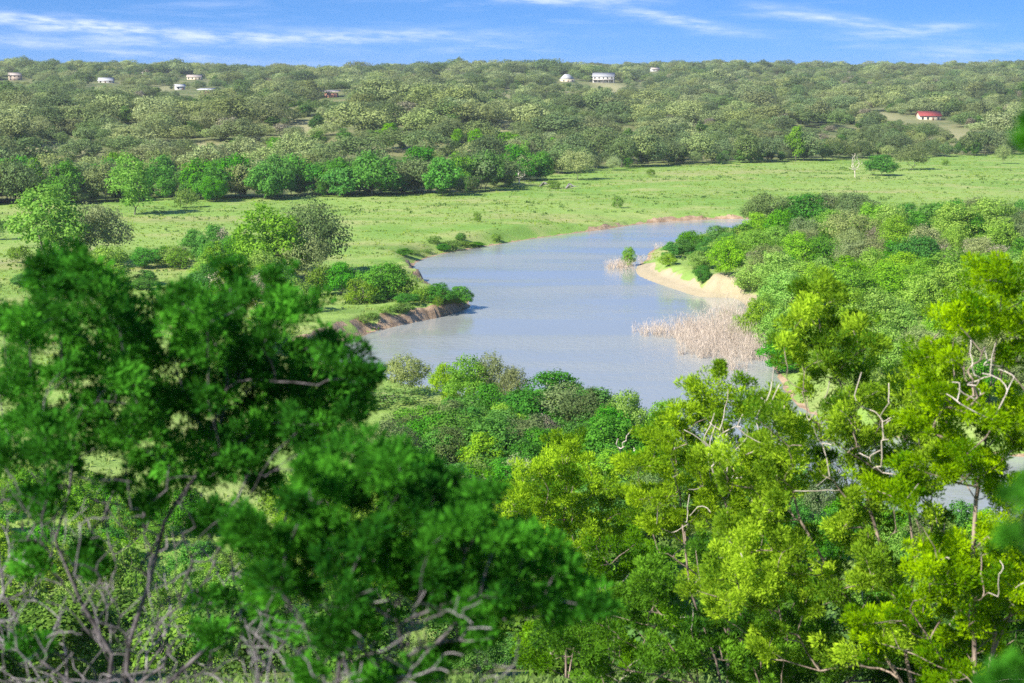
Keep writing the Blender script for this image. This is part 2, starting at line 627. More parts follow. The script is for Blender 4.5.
# ---------------------------------------------------------------- terrain
def terrain():
    xs = np.concatenate([np.linspace(-1900, -150, 70)[:-1], np.arange(-150, -72, 2.0), np.arange(-72, 82, .55), np.arange(82, 170, 2.0), np.linspace(170, 1900, 70)])
    ys = np.concatenate([np.arange(-60, 110, 2.5), np.arange(110, 172, 1.2), np.arange(172, 330, .55), np.arange(330, 480, 1.1), np.arange(480, 900, 6), np.arange(900, 2200, 16), np.linspace(2200, 4400, 40)])
    X, Y = np.meshgrid(xs, ys)
    x, y = X.ravel(), Y.ravel()
    z = height(x, y)
    nx, ny = len(xs), len(ys)
    i, j = np.meshgrid(np.arange(ny - 1), np.arange(nx - 1), indexing='ij')
    f = np.stack([i * nx + j, i * nx + j + 1, (i + 1) * nx + j + 1, (i + 1) * nx + j], -1).reshape(-1, 4)
    me = bpy.data.meshes.new('ground')
    make_mesh(me, np.stack([x, y, z], 1), f)
    me.polygons.foreach_set('use_smooth', np.ones(len(f), bool))
    d = river_sd(x, y)
    zg = z.reshape(ny, nx)
    gy = np.gradient(zg, ys, axis=0)
    gx = np.gradient(zg, xs, axis=1)
    slope = np.hypot(gx, gy).ravel()
    cut = np.maximum(np.exp(-(line_d(x, y, CUT_NEAR) / 7) ** 2), np.exp(-(line_d(x, y, CUT_FAR) / 9) ** 2))
    cut = np.maximum(cut, np.exp(-(line_d(x, y, CUT_BEND) / 7) ** 2))
    soil = smooth((slope - .35) / .4) * (d < 16) * (d > -3) * (y > 120) * np.maximum(cut, .25) * 1.3
    soil = soil * np.clip(.75 + 1.3 * fbm(x / 2.5, y / 2.5, 53, 3), 0, 1.2)
    soil = np.maximum(soil, ((d < .5 + .6 * vnoise(x / 2, y / 2, 59)) & (d > -4)) * .8)
    sandm = np.exp(-((line_d(x, y, SAND) + 1.6 * fbm(x / 3.5, y / 3.5, 63, 3)) / 5) ** 2)
    sand = np.clip(sandm * 1.6 - .25, 0, 1) * smooth((4.4 - d + 2.0 * fbm(x / 5, y / 5, 51, 3)) / 1.5)
    sand = np.maximum(sand, np.exp(-(((x - FACE[0]) / 7) ** 2 + ((y - FACE[1]) / 6) ** 2)) * np.clip(.9 + fbm(x / 4, y / 4, 57, 3), 0, 1) * smooth((d - 1) / 2))
    gp = at(690, 268, 1.5)
    sand = sand * (1 - np.exp(-(((x - gp[0]) / 3.8) ** 2 + ((y - gp[1]) / 5) ** 2)) * .6)
    hill = smooth((y - field_edge(x, y) - 8) / 30)
    dirt = np.zeros(len(x))
    for px, py, rx, ry in CLEAR:
        cx, cy = CLEARW[(px, py)]
        m = math.hypot(cy, 30) / F
        q = ((x - cx) / (rx * m)) ** 2 + ((y - cy) / (ry * m * cy / 24)) ** 2
        dirt = np.maximum(dirt, np.exp(-q ** 1.5 * .7) * (y > 400))
    dirt = np.maximum(dirt, np.exp(-(line_d(x, y, [at(-40, 268, 2.3), at(20, 260, 2.3), at(60, 254, 2.3), at(100, 247, 2.3)]) / 2.2) ** 2) * .8)
    for nm, v in (('soil', soil), ('sand', sand), ('hill', hill), ('dirt', dirt), ('nearhill', smooth((110 - y) / 30))):
        a = me.attributes.new(nm, 'FLOAT', 'POINT')
        a.data.foreach_set('value', np.clip(v, 0, 1).astype(np.float32))
    m, nt, out = new_mat('ground_cover')
    geo = N(nt, 'ShaderNodeNewGeometry').outputs['Position']
    A = lambda n: N(nt, 'ShaderNodeAttribute', attribute_name=n).outputs['Fac']
    big, mid, fine = noise(nt, .012, 4, geo), noise(nt, .06, 5, geo, .6), noise(nt, .5, 5, geo, .7)
    g = mixc(nt, ramp(nt, big, .38, .62), (.25, .37, .085), (.175, .315, .055))
    g = mixc(nt, ramp(nt, mid, .45, .72), g, (.33, .37, .13))
    g = mixc(nt, math_(nt, 'MULTIPLY', ramp(nt, fine, .5, .7), .75), g, (.15, .26, .04))
    streak = N(nt, 'ShaderNodeMapping')
    streak.inputs['Scale'].default_value = (.35, 1, 1)
    nt.links.new(geo, streak.inputs[0])
    st = noise(nt, .09, 4, streak.outputs[0], .7)
    g = mixc(nt, math_(nt, 'MULTIPLY', ramp(nt, st, .56, .66), .6), g, (.12, .22, .04))
    tan_ = noise(nt, .022, 5, streak.outputs[0], .6)
    g = mixc(nt, math_(nt, 'MULTIPLY', ramp(nt, tan_, .54, .68), .6), g, (.36, .32, .15))
    hg = mixc(nt, ramp(nt, mid, .4, .62), (.10, .14, .045), (.20, .205, .09))
    col = mixc(nt, A('hill'), g, hg)
    col = mixc(nt, A('nearhill'), col, mixc(nt, fine, (.2, .24, .08), (.12, .17, .05)))
    col = mixc(nt, A('dirt'), col, mixc(nt, fine, (.36, .33, .19), (.27, .28, .12)))
    so = mixc(nt, ramp(nt, fine, .35, .65), (.28, .19, .115), (.48, .35, .23))
    strat = N(nt, 'ShaderNodeMapping')
    strat.inputs['Scale'].default_value = (.25, .25, 3)
    nt.links.new(geo, strat.inputs[0])
    so = mixc(nt, math_(nt, 'MULTIPLY', ramp(nt, noise(nt, 1.1, 4, strat.outputs[0]), .5, .62), .6), so, (.24, .17, .12))
    col = mixc(nt, ramp(nt, math_(nt, 'ADD', A('soil'), math_(nt, 'MULTIPLY', math_(nt, 'SUBTRACT', fine, .5), .5)), .3, .6), col, so)
    col = mixc(nt, ramp(nt, math_(nt, 'ADD', A('sand'), math_(nt, 'MULTIPLY', math_(nt, 'SUBTRACT', fine, .5), .35)), .3, .6), col, mixc(nt, fine, (.47, .41, .29), (.33, .27, .16)))
    p = N(nt, 'ShaderNodeBsdfPrincipled', i_Roughness=.95)
    p.inputs['Specular IOR Level'].default_value = .15
    nt.links.new(col, p.inputs['Base Color'])
    bp = N(nt, 'ShaderNodeBump', i_Strength=.7, i_Distance=.25)
    nt.links.new(noise(nt, 1.6, 6, geo, .75), bp.inputs['Height'])
    nt.links.new(bp.outputs[0], p.inputs['Normal'])
    nt.links.new(p.outputs[0], out.inputs[0])
    me.materials.append(m)
    tag(link('ground', me), 'meadow, river banks and wooded slopes', kind='structure')


# bare or grassy openings on the far slope: (px, py, half-width px, half-height px)
CLEAR = [(875, 113, 20, 3), (620, 107, 26, 4), (575, 101, 14, 2.5), (500, 101, 20, 3), (985, 118, 6, 8), (965, 100, 8, 3), (955, 135, 36, 4), (985, 128, 8, 5),
         (505, 134, 18, 3), (285, 116, 10, 3), (255, 105, 10, 2), (205, 100, 18, 1.6), (140, 94, 16, 3), (60, 150, 40, 1.2), (200, 148, 40, 1.2), (700, 112, 14, 3),
         (380, 118, 10, 2), (300, 130, 20, 3), (240, 120, 10, 4), (160, 110, 14, 2), (90, 118, 12, 2), (610, 88, 14, 2.5), (270, 148, 22, 3), (700, 152, 10, 3), (850, 130, 14, 2), (1010, 112, 10, 3), (440, 120, 12, 2)]
CLEARW = {(c[0], c[1]): ground(c[0], c[1]) for c in CLEAR}
terrain()


# ---------------------------------------------------------------- water
def water():
    mb = MB()
    nx, ny = 40, 50
    xs, ys = np.linspace(-75, 300, nx), np.linspace(118, 500, ny)
    X, Y = np.meshgrid(xs, ys)
    i, j = np.meshgrid(np.arange(ny - 1), np.arange(nx - 1), indexing='ij')
    f = np.stack([i * nx + j, i * nx + j + 1, (i + 1) * nx + j + 1, (i + 1) * nx + j], -1).reshape(-1, 4)
    mb.quads(np.stack([X.ravel(), Y.ravel(), 0 * X.ravel()], 1), f)
    m, nt, out = new_mat('river_water')
    geo = N(nt, 'ShaderNodeNewGeometry').outputs['Position']
    big = noise(nt, .03, 3, geo)
    p = N(nt, 'ShaderNodeBsdfPrincipled', i_IOR=1.33)
    mp = N(nt, 'ShaderNodeMapping')
    mp.inputs['Scale'].default_value = (.25, 1, 1)
    mp.inputs['Rotation'].default_value = (0, 0, .35)
    nt.links.new(geo, mp.inputs[0])
    lanes = noise(nt, .055, 4, mp.outputs[0])
    nt.links.new(mixc(nt, big, (.28, .305, .295), (.345, .365, .345)), p.inputs['Base Color'])
    rr = math_(nt, 'ADD', math_(nt, 'MULTIPLY', ramp(nt, lanes, .4, .62), .2), .05)
    nt.links.new(rr, p.inputs['Roughness'])
    p.inputs['Specular IOR Level'].default_value = .62
    b1 = N(nt, 'ShaderNodeBump', i_Distance=.2)
    nt.links.new(math_(nt, 'ADD', math_(nt, 'MULTIPLY', ramp(nt, lanes, .38, .62), .6), .12), b1.inputs['Strength'])
    nt.links.new(noise(nt, .8, 4, geo, .62), b1.inputs['Height'])
    nt.links.new(b1.outputs[0], p.inputs['Normal'])
    nt.links.new(p.outputs[0], out.inputs[0])
    tag(link('water', mb.mesh('water', m)), 'calm grey-blue river bending through the meadow', kind='structure')


water()

# ---------------------------------------------------------------- far slope woods
HOUSE_PX = []


def far_woods():
    r = np.random.default_rng(21)
    pts = []
    y = 440.0
    while y < 2350:
        sp = 9.3 + y * .0012
        xs = np.arange(-.37 * y, .37 * y, sp)
        pts.append(np.stack([xs + r.uniform(-.5, .5, len(xs)) * sp, np.full(len(xs), y) + r.uniform(-.5, .5, len(xs)) * sp], 1))
        y += sp * 1.0
    p = np.concatenate(pts)
    x, y = p[:, 0], p[:, 1]
    s = y - field_edge(x, y)
    keep = s > r.uniform(0, 9, len(x))
    dens = fbm(x / 60, y / 110, 61, 3) * .8 + 1.06 - .1 * smooth((s - 60) / 100)
    dens = np.where(s < 40, 1.1, dens)
    dens = np.where((s > 60) & (fbm(x / 30, y / 60, 67, 3) < -.33), .2, dens)
    keep &= r.random(len(x)) < dens
    for c in CLEAR:
        cx, cy = CLEARW[(c[0], c[1])]
        m = math.hypot(cy, 30) / F
        q = ((x - cx) / (c[2] * m)) ** 2 + ((y - cy) / (c[3] * m * cy / 24)) ** 2
        keep &= (q > .8) | (r.random(len(x)) < .06)
    x, y, s = x[keep], y[keep], s[keep]
    ue = np.arange(-.345, .345, .0082)
    ue = np.concatenate([ue + r.uniform(-.003, .003, len(ue)) for _ in range(2)])
    ye = field_edge(ue * 500, np.full(len(ue), 500.0))
    ye = ye + r.uniform(2, 20, len(ue))
    gap = (ue > .03) & (ue < .09) & (r.random(len(ue)) < .6)
    x, y = np.concatenate([x, (ue * ye)[~gap]]), np.concatenate([y, ye[~gap]])
    s = y - field_edge(x, y)
    n = len(x)
    u = x / y
    kn = fbm(x / 45, y / 45, 71, 3) + r.normal(size=n) * .35
    kind = np.where(kn < -.12, 1, 0)                       # olive oak / dark oak
    kind = np.where(r.random(n) < .2, 2, kind)            # junipers
    kind = np.where((s < 42) & (u < .02) & (r.random(n) < .4), 3, kind)
    kind = np.where((s < 42) & (kind == 0) & (r.random(n) < .6), 1, kind)   # lush green along the meadow's edge
    kind = np.where((s < 180) & (r.random(n) < .045), 4, kind)
    kind = np.where((r.random(n) < .025) & (s > 30), 5, kind)           # bare greyish
    hgt = np.where(kind == 5, r.uniform(5, 8, n), 3.6 + 8.6 * r.random(n) ** 1.4)
    hgt = np.where(kind == 2, r.uniform(4, 7, n), hgt)
    hgt = hgt * np.clip(np.where(s < 35, 1.05, .95) + np.where(s < 35, .25, .9) * fbm(x / 55, y / 80, 91, 3), .45, 1.5)
    z = height(x, y)
    ok = np.ones(n, bool)
    for hx, hy, w in HOUSES_AT:   # the yards in front of the houses are open towards the river
        fz = float(height(hx, hy)[0]) + .1
        los = CZ + (fz - CZ) * y / hy
        near = (y < hy + 10) & (y > hy - 420) & (np.abs(x - hx * y / hy) < w * .55 + 9)
        ok &= ~(near & ((z + hgt > los) | (y > hy - 14)))
    return x[ok], y[ok], s[ok], kind[ok], hgt[ok]


def house_ground(px, py):
    return ground(px, py)


HSPEC = {  # px of the middle, py of the foot, width in px
    'white': (604, 83, 21), 'dome': (567, 82, 13), 'red': (930, 121, 21), 'barn': (329, 98, 17), 'tan': (14, 81, 12), 'roofed': (105, 83, 14),
    'cream': (194, 80, 14), 'shed': (179, 90, 9), 'lean': (205, 94, 14), 'small': (655, 71, 8)}
HPOS = {k: ground(v[0], v[1]) for k, v in HSPEC.items()}
HOUSES_AT = [(HPOS[k][0], HPOS[k][1], max(10.0, HSPEC[k][2] * math.hypot(HPOS[k][1], 20) / F)) for k in HPOS]

fx, fy, fs, fk, fh = far_woods()
FAR_KINDS = ['oak', 'darkoak', 'juniper', 'lush', 'cottonwood', 'greybush']
FAR_LABEL = ['olive live oak in the solid tree line where meadow meets wooded slope', 'dark green live oak in the solid tree line at the meadow edge',
             'dark juniper in the solid tree line at the far meadow edge', 'lush green elm along the foot of the wooded slope', 'bright green cottonwood in the tree line below the wooded slope',
             'bare grey shrub among the trees at the foot of the slope']
order = np.argsort(fs + rng.uniform(0, 12, len(fs)))
inview = [i for i in order if abs(pix(fx[i], fy[i], 6)[0] - 512) < 530]
single = np.zeros(len(fx), bool)
quota = [220, 140, 60, 190, 70, 30]
for i in inview:
    k = fk[i]
    if fs[i] < 90 and quota[k] > 0:
        quota[k] -= 1
        single[i] = True
SRC = {}
for i in np.nonzero(single)[0]:
    k = FAR_KINDS[fk[i]]
    v = int(rng.integers(4))
    o = plant(k, fx[i], fy[i], fh[i] * (1.12 if k in ('cottonwood', 'lush') else 1), FAR_LABEL[fk[i]], 'tree line at the foot of the wooded slope: ' + k, far=True, var=v)
    SRC.setdefault((k, v), [c for c in o.children if c.name.startswith('crown')][0])
for k in FAR_KINDS:      # every kind and shape that the mass of the woods repeats stands in the tree line too
    for v in range(4):
        if (k, v) not in SRC:
            i = int(np.nonzero(~single & (fs < 120) & (np.abs(fx / fy) < .28))[0][len(SRC)])
            single[i] = True
            o = plant(k, fx[i], fy[i], fh[i], FAR_LABEL[FAR_KINDS.index(k)], 'tree line at the foot of the wooded slope: ' + k, far=True, var=v)
            SRC[(k, v)] = [c for c in o.children if c.name.startswith('crown')][0]


def scatter(name, label, pts, scl, rot, idx, sources):
    """one 'stuff' object: sources[idx] repeated at every point by geometry nodes"""
    me = bpy.data.meshes.new(name)
    me.vertices.add(len(pts))
    me.vertices.foreach_set('co', pts.astype(np.float32).ravel())
    for nm, typ, dom, key, val in (('kind', 'INT', 'POINT', 'value', idx.astype(np.int32)), ('scl', 'FLOAT_VECTOR', 'POINT', 'vector', scl.astype(np.float32).ravel()),
                                   ('turn', 'FLOAT_VECTOR', 'POINT', 'vector', rot.astype(np.float32).ravel())):
        a = me.attributes.new(nm, typ, dom)
        a.data.foreach_set(key, val)
    ob = tag(link(name, me), label, kind='stuff')
    ng = bpy.data.node_groups.new(name, 'GeometryNodeTree')
    ng.interface.new_socket('Geometry', in_out='INPUT', socket_type='NodeSocketGeometry')
    ng.interface.new_socket('Geometry', in_out='OUTPUT', socket_type='NodeSocketGeometry')
    gi, go = ng.nodes.new('NodeGroupInput'), ng.nodes.new('NodeGroupOutput')
    join = ng.nodes.new('GeometryNodeJoinGeometry')

    def named(nm, typ):
        q = ng.nodes.new('GeometryNodeInputNamedAttribute')
        q.data_type = typ
        q.inputs['Name'].default_value = nm
        return next(o for o in q.outputs if o.enabled and o.name == 'Attribute')
    kn, sc, tu = named('kind', 'INT'), named('scl', 'FLOAT_VECTOR'), named('turn', 'FLOAT_VECTOR')
    for k, src in enumerate(sources):
        cmp_ = ng.nodes.new('FunctionNodeCompare')
        cmp_.data_type = 'INT'
        cmp_.operation = 'EQUAL'
        ia = [s for s in cmp_.inputs if s.enabled]
        ng.links.new(kn, ia[0])
        ia[1].default_value = k
        oi = ng.nodes.new('GeometryNodeObjectInfo')
        oi.inputs['Object'].default_value = src
        ip = ng.nodes.new('GeometryNodeInstanceOnPoints')
        ng.links.new(gi.outputs[0], ip.inputs['Points'])
        ng.links.new(cmp_.outputs[0], ip.inputs['Selection'])
        ng.links.new(oi.outputs['Geometry'], ip.inputs['Instance'])
        ng.links.new(tu, ip.inputs['Rotation'])
        ng.links.new(sc, ip.inputs['Scale'])
        ng.links.new(ip.outputs[0], join.inputs[0])
    ng.links.new(join.outputs[0], go.inputs[0])
    md = ob.modifiers.new('scatter', 'NODES')
    md.node_group = ng
    return ob


rest = np.nonzero(~single)[0]
rx, ry = fx[rest], fy[rest]
rk, rv = fk[rest], rng.integers(4, size=len(rest))
srcs = [SRC[(k, v)] for k in FAR_KINDS for v in range(4)]
HK = np.array([KINDS[k][0] for k in FAR_KINDS])
sc = fh[rest] / HK[rk]
scatter('woods', 'thousands of olive oaks and junipers covering the far slopes to the skyline', np.stack([rx, ry, height(rx, ry) - .3], 1),
        np.stack([sc * rng.uniform(.9, 1.9, len(rx)), sc * rng.uniform(.9, 1.9, len(rx)), sc], 1), np.stack([0 * rx, 0 * rx, rng.uniform(0, 6.28, len(rx))], 1), rk * 4 + rv, srcs)


# ---------------------------------------------------------------- houses on the far slope
HM = {
    'white': plain_mat('white_wall', (.5, .49, .45)), 'cream': plain_mat('cream_wall', (.58, .52, .38)), 'brick': plain_mat('red_brown_wall', (.30, .14, .09)),
    'tan': plain_mat('tan_wall', (.40, .32, .25)), 'metal': plain_mat('grey_metal_roof', (.34, .35, .36), .55), 'redroof': plain_mat('red_metal_roof', (.27, .05, .045), .8),
    'pale': plain_mat('pale_roof', (.42, .36, .31), .7), 'whiteroof': plain_mat('white_roof', (.46, .47, .47), .7), 'glass': plain_mat('dark_glass', (.03, .035, .045), .1),
    'wood': plain_mat('dark_wood', (.16, .09, .06))}


def house(name, key, label, wall, roof, depth, hw, hr, turn=0.0, style='gable', windows=4, storeys=1, porch=False, over=.6, cat='house'):
    x, y = HPOS[key]
    w = HSPEC[key][2] * math.hypot(y, 20) / F
    o = link(name, None)
    z0 = min(hz(x + a, y + b) for a in (-w / 2, w / 2) for b in (-depth / 2, depth / 2))
    o.location = (x, y + depth / 2, max(z0, hz(x, y) - .4))
    o.rotation_euler = (0, 0, turn)
    tag(o, label, cat)
    a, d = w / 2, depth / 2
    mb = MB()
    if style == 'open':     # a roof on posts with a closed room behind
        mb.box(-a * .55, a * .9, -d * .5, d, -1.5, hw)
    else:
        mb.box(-a, a, -d, d, -1.5, hw)
    if style == 'gable':    # gable ends of the wall
        for sx in (-a, a):
            e = .12 if sx < 0 else -.12
            mb.quads(np.array([[sx, -d, hw], [sx, d, hw], [sx, .01, hw + hr - .02], [sx, -.01, hw + hr - .02]]), np.array([[0, 1, 2, 3]]))
    link('wall', mb.mesh('wall', HM[wall]), o)
    mb = MB()
    t = .18
    if style == 'gable':
        e = over
        sl = hr / d
        for sgn in (-1, 1):
            v = np.array([[-a - e, sgn * (d + e), hw - sl * e], [a + e, sgn * (d + e), hw - sl * e], [a + e, 0, hw + hr], [-a - e, 0, hw + hr]], float)
            v2 = v + np.array([0, 0, t])
            vv = np.concatenate([v + np.array([0, 0, .02]), v2])
            mb.quads(vv, np.array([[0, 1, 2, 3], [4, 5, 6, 7], [0, 1, 5, 4], [1, 2, 6, 5], [2, 3, 7, 6], [3, 0, 4, 7]]))
    elif style == 'hip':
        e = over
        b = [[-a - e, -d - e, hw], [a + e, -d - e, hw], [a + e, d + e, hw], [-a - e, d + e, hw]]
        rl = max(.3, a - d * .8)
        tp = [[-rl, 0, hw + hr], [rl, 0, hw + hr]]
        v = np.array(b + tp, float) + np.array([0, 0, .02])
        mb.quads(v, np.array([[0, 1, 5, 4], [2, 3, 4, 5], [3, 0, 4, 4], [1, 2, 5, 5], [0, 3, 2, 1]]))
    else:                   # one slope, tilted towards the river
        v = np.array([[-a - .9, -d * .5 - .9, hw + hr * .35], [a + .6, -d * .5 - .9, hw + hr * .35], [a + .8, d + .6, hw + hr], [-a - 1.2, d + .6, hw + hr]], float)
        vv = np.concatenate([v, v + np.array([0, 0, .3])])
        mb.quads(vv, np.array([[0, 1, 2, 3], [4, 5, 6, 7], [0, 1, 5, 4], [1, 2, 6, 5], [2, 3, 7, 6], [3, 0, 4, 7]]))
    link('roof', mb.mesh('roof', HM[roof]), o)
    fy_ = -d if style != 'open' else -d * .5
    for st in range(storeys):
        hh = hw / storeys
        for k in range(windows):
            cx = -a + (k + .5) * 2 * a / windows
            if style == 'open':
                cx = -a * .55 + (k + .5) * 1.45 * a / windows
            if k == windows // 2 and st == 0:
                q = MB()
                q.box(cx - .55, cx + .55, fy_ - .07, fy_ + .05, 0, 2.1)
                link('door', q.mesh('door', HM['wood']), o)
                continue
            q = MB()
            q.box(cx - .6, cx + .6, fy_ - .06, fy_ + .05, st * hh + .9, st * hh + min(2.2, hh - .3))
            link('window', q.mesh('window', HM['glass']), o)
    if porch:               # a balcony deck with posts and its own roof
        q = MB()
        q.box(-a, a, fy_ - 2.4, fy_ - .02, hw / 2 - .12, hw / 2 + .12)
        link('deck', q.mesh('deck', HM['wood']), o)
        for k in range(5):
            px_ = -a + .15 + k * (2 * a - .3) / 4
            q = MB()
            q.box(px_ - .1, px_ + .1, fy_ - 2.35, fy_ - 2.15, -1.5, hw / 2 - .12)
            link('post', q.mesh('post', HM['white']), o)
    return o


house('white_house', 'white', 'large two-storey white house with a long grey metal roof below the skyline', 'white', 'metal', 11, 6.4, 3.2, -.12, storeys=2, windows=5, porch=True)
house('round_house', 'dome', 'cream house with a steep pale hipped roof beside the long white house', 'cream', 'whiteroof', 10, 3.0, 4.6, .2, style='hip', windows=3, over=.2)
house('cottage', 'red', 'cream cottage under a bright red metal roof on the wooded slope', 'cream', 'redroof', 8, 3.2, 2.3, .06, windows=4)
house('cabin', 'barn', 'red-brown cabin under a pale single-slope roof on the ridge', 'brick', 'pale', 8, 3.6, 1.7, -.1, style='open', windows=3, cat='cabin')
house('tan_house', 'tan', 'tall tan house with pale trim at the far end of the ridge', 'tan', 'pale', 8, 5.2, 2.0, .15, storeys=2, windows=3)
house('low_house', 'roofed', 'low house showing only a bright white roof among the oaks', 'white', 'whiteroof', 9, 2.6, 2.2, .05, windows=3)
house('ranch_house', 'cream', 'long cream ranch house nearest under the skyline ridge', 'cream', 'pale', 8, 3.2, 1.6, 0, windows=4)
house('shed', 'shed', 'small white shed with a tilted roof above a clearing', 'white', 'whiteroof', 6, 3.0, 1.4, .4, windows=2, cat='shed')
house('pole_barn', 'lean', 'open barn with one sloping white metal roof beside the small shed', 'wood', 'whiteroof', 7, 2.8, 1.5, -.35, style='open', windows=2, cat='barn')
house('hilltop_house', 'small', 'tiny white house alone near the top of the hill', 'white', 'pale', 7, 3.2, 1.8, .3, windows=2)

# a pale utility pole standing out of the oaks
ux, uy = ground(143, 84)
up = link('utility_pole', None)
up.location = (ux, uy, hz(ux, uy))
tag(up, 'pale utility pole rising above the oaks on the slope', 'pole')
q = MB()
q.tube(np.array([[0, 0, -.5], [0, 0, 5], [0, 0, 10.5]]), np.array([.2, .17, .13]), 8)
link('pole', q.mesh('pole', M['dead'], True), up)
q = MB()
q.box(-1.2, 1.2, -.14, .14, 9.5, 9.72)
link('crossarm', q.mesh('crossarm', M['dead']), up)


# ---------------------------------------------------------------- trees and shrubs of the meadow, one by one
P = plant_px
P('cottonwood', 48, 270, 186, 72, 'tall airy bright yellow-green cottonwood standing in the open meadow', var=0)
P('oak', 100, 264, 206, 56, 'olive oak close beside the tall airy cottonwood', var=1)
P('shrub', -6, 240, 217, 24, 'small tree cut by the picture edge in the open meadow')
P('willow', 108, 288, 250, 48, 'round bright green bush below the olive oak', var=1)
P('shrub', 75, 288, 258, 30, 'bright bush at the foot of the tall airy cottonwood')
P('lush', 148, 268, 246, 34, 'dark green bush in the hedge-like row across the meadow', var=0)
P('shrub', 172, 268, 248, 30, 'light green bush in the middle of the hedge-like row')
P('lush', 196, 262, 232, 28, 'upright green tree starting the dense clump', var=2)
P('lush', 213, 266, 227, 34, 'tallest of the upright green trees in the dense clump', var=1)
P('greybush', 222, 266, 230, 22, 'thin pale-stemmed bush between two upright green trees', var=1)
P('lush', 240, 272, 236, 32, 'upright green tree nearest the big yellow-green tree', var=0)
P('greybush', 182, 262, 247, 18, 'grey leafless bush at the end of the hedge-like row', var=0)
P('cottonwood', 270, 284, 207, 60, 'big yellow-green tree beside the dark round oak', var=1)
P('darkoak', 314, 276, 206, 66, 'dark grey-green round oak, highest of the clump', var=1)
P('oak', 303, 284, 237, 48, 'grey-olive oak leaning over a pale slanting trunk', var=2)
P('willow', 262, 292, 254, 44, 'light green tree low in front of the big yellow-green tree', var=0)
P('lush', 283, 300, 268, 30, 'dark green sapling under the leaning oak', var=2)
P('greybush', 228, 302, 270, 44, 'bare grey-stemmed thicket in front of the upright trees', var=2)
P('greybush', 256, 306, 276, 36, 'bare tan-stemmed thicket beside the light green tree', var=1)
P('shrub', 300, 312, 280, 36, 'yellow-green shrub below the leaning oak')
P('lush', 342, 296, 264, 34, 'dark green shrub tree behind the eroded bank', var=1)
P('lush', 384, 300, 260, 46, 'rounded green shrub tree with stems showing above the eroded bank', var=0)
P('shrub', 322, 296, 268, 30, 'leafy shrub between the leaning oak and the shrub trees')
P('shrub', 360, 304, 280, 30, 'low leafy shrub between the two shrub trees')
P('shrub', 410, 300, 280, 28, 'low shrub along the spit beyond the rounded shrub tree')
P('lush', 440, 304, 285, 30, 'green bush near the tip of the grassy spit', var=2)
P('lush', 460, 306, 287, 26, 'outermost green bush on the tip of the spit over water', var=1)
P('shrub', 425, 303, 288, 22, 'small bush on the spit edge between two larger bushes')
P('cottonwood', 134, 215, 156, 52, 'large bright green tree jutting from the far tree line into the meadow', var=2)
P('shrub', 186, 208, 190, 26, 'round clipped-looking green bush at the far tree line')
P('lush', 70, 200, 168, 34, 'dark green rounded tree at the far tree line edge', var=1)
P('lush', 30, 202, 174, 34, 'dark green tree at the far tree line near the meadow corner', var=2)
P('lush', 214, 202, 176, 28, 'dark green tree just past the round clipped-looking bush', var=0)
P('shrub', 618, 208, 196, 11, 'lone round dark bush in the open meadow beyond the river')
P('shrub', 477, 222, 212, 8, 'tiny lone bush in the meadow short of the bank scrub')
P('oak', 577, 180, 152, 34, 'spreading oak casting a long shadow at the meadow edge', var=0)
P('shrub', 553, 189, 180, 14, 'dark bush beside fallen branches in the meadow')
P('shrub', 651, 177, 170, 9, 'small round bush near the meadow rim')
P('oak', 614, 171, 158, 14, 'small oak standing just clear of the tree line', var=2)
P('lush', 882, 176, 156, 32, 'dense blue-green bush beside the pale dead tree', var=1)
P('oak', 912, 170, 145, 34, 'spreading grey-olive oak at the meadow beside the blue-green bush', var=1)
P('oak', 1003, 164, 146, 16, 'small olive oak alone by the far end of the meadow', var=2)
P('shrub', 945, 166, 160, 7, 'very small bush dotted in the far meadow')

# low scrub along the far bank
rs = np.random.default_rng(5)
for k, (a, b) in enumerate([(402, 256), (414, 254), (428, 253), (440, 251), (452, 249), (462, 247), (474, 246), (498, 242), (434, 244), (458, 241)]):
    P('shrub' if k % 3 else 'lush', a + rs.uniform(-3, 3), b, b - rs.uniform(4, 8), rs.uniform(12, 24), 'low green scrub bush in the strip along the far river bank', 'scrub along the far river bank')


for i in range(24):
    a, b = rs.uniform(190, 300), rs.uniform(264, 304)
    P('lush' if i % 3 else 'willow', a, b, b - rs.uniform(20, 36), rs.uniform(22, 34), 'leafy green sapling packed into the thicket around the leaning oak', 'thicket around the leaning oak')
for i in range(12):
    a, b = rs.uniform(318, 432), rs.uniform(286, 306)
    P('shrub' if i % 2 else 'lush', a, b, b - rs.uniform(9, 18), rs.uniform(16, 28), 'low leafy bush filling the grassy spit behind the eroded bank', 'bushes on the grassy spit')
for i in range(14):
    a, b = rs.uniform(10, 190), rs.uniform(256, 292)
    P('shrub' if i % 2 else 'lush', a, b, b - rs.uniform(10, 20), rs.uniform(18, 32), 'low bush of the scrub line crossing the meadow by the airy cottonwood', 'scrub line crossing the meadow')
for i in range(5):
    a, b = rs.uniform(735, 770), rs.uniform(262, 280)
    P('shrub' if i % 2 else 'willow', a, b, b - rs.uniform(10, 22), rs.uniform(14, 26), 'green bush clinging to the yellow earth face above the sandbar', 'bushes on the yellow earth face')


def dead(name, px, base, top, wpx, label, seed, n=26, tip=.03, mat='dead', cat='dead tree', lean=0):
    x, y = ground(px, base)
    m = math.hypot(y, CZ) / F
    o = link(name, None)
    o.location = (x, y, hz(x, y))
    o.rotation_euler = (0, lean, 0)
    tag(o, label, cat)
    mb = build_dead(seed, (base - top) * m, wpx * m, n, tip)
    link('trunk', mb.mesh('trunk', M[mat], True), o)
    return o


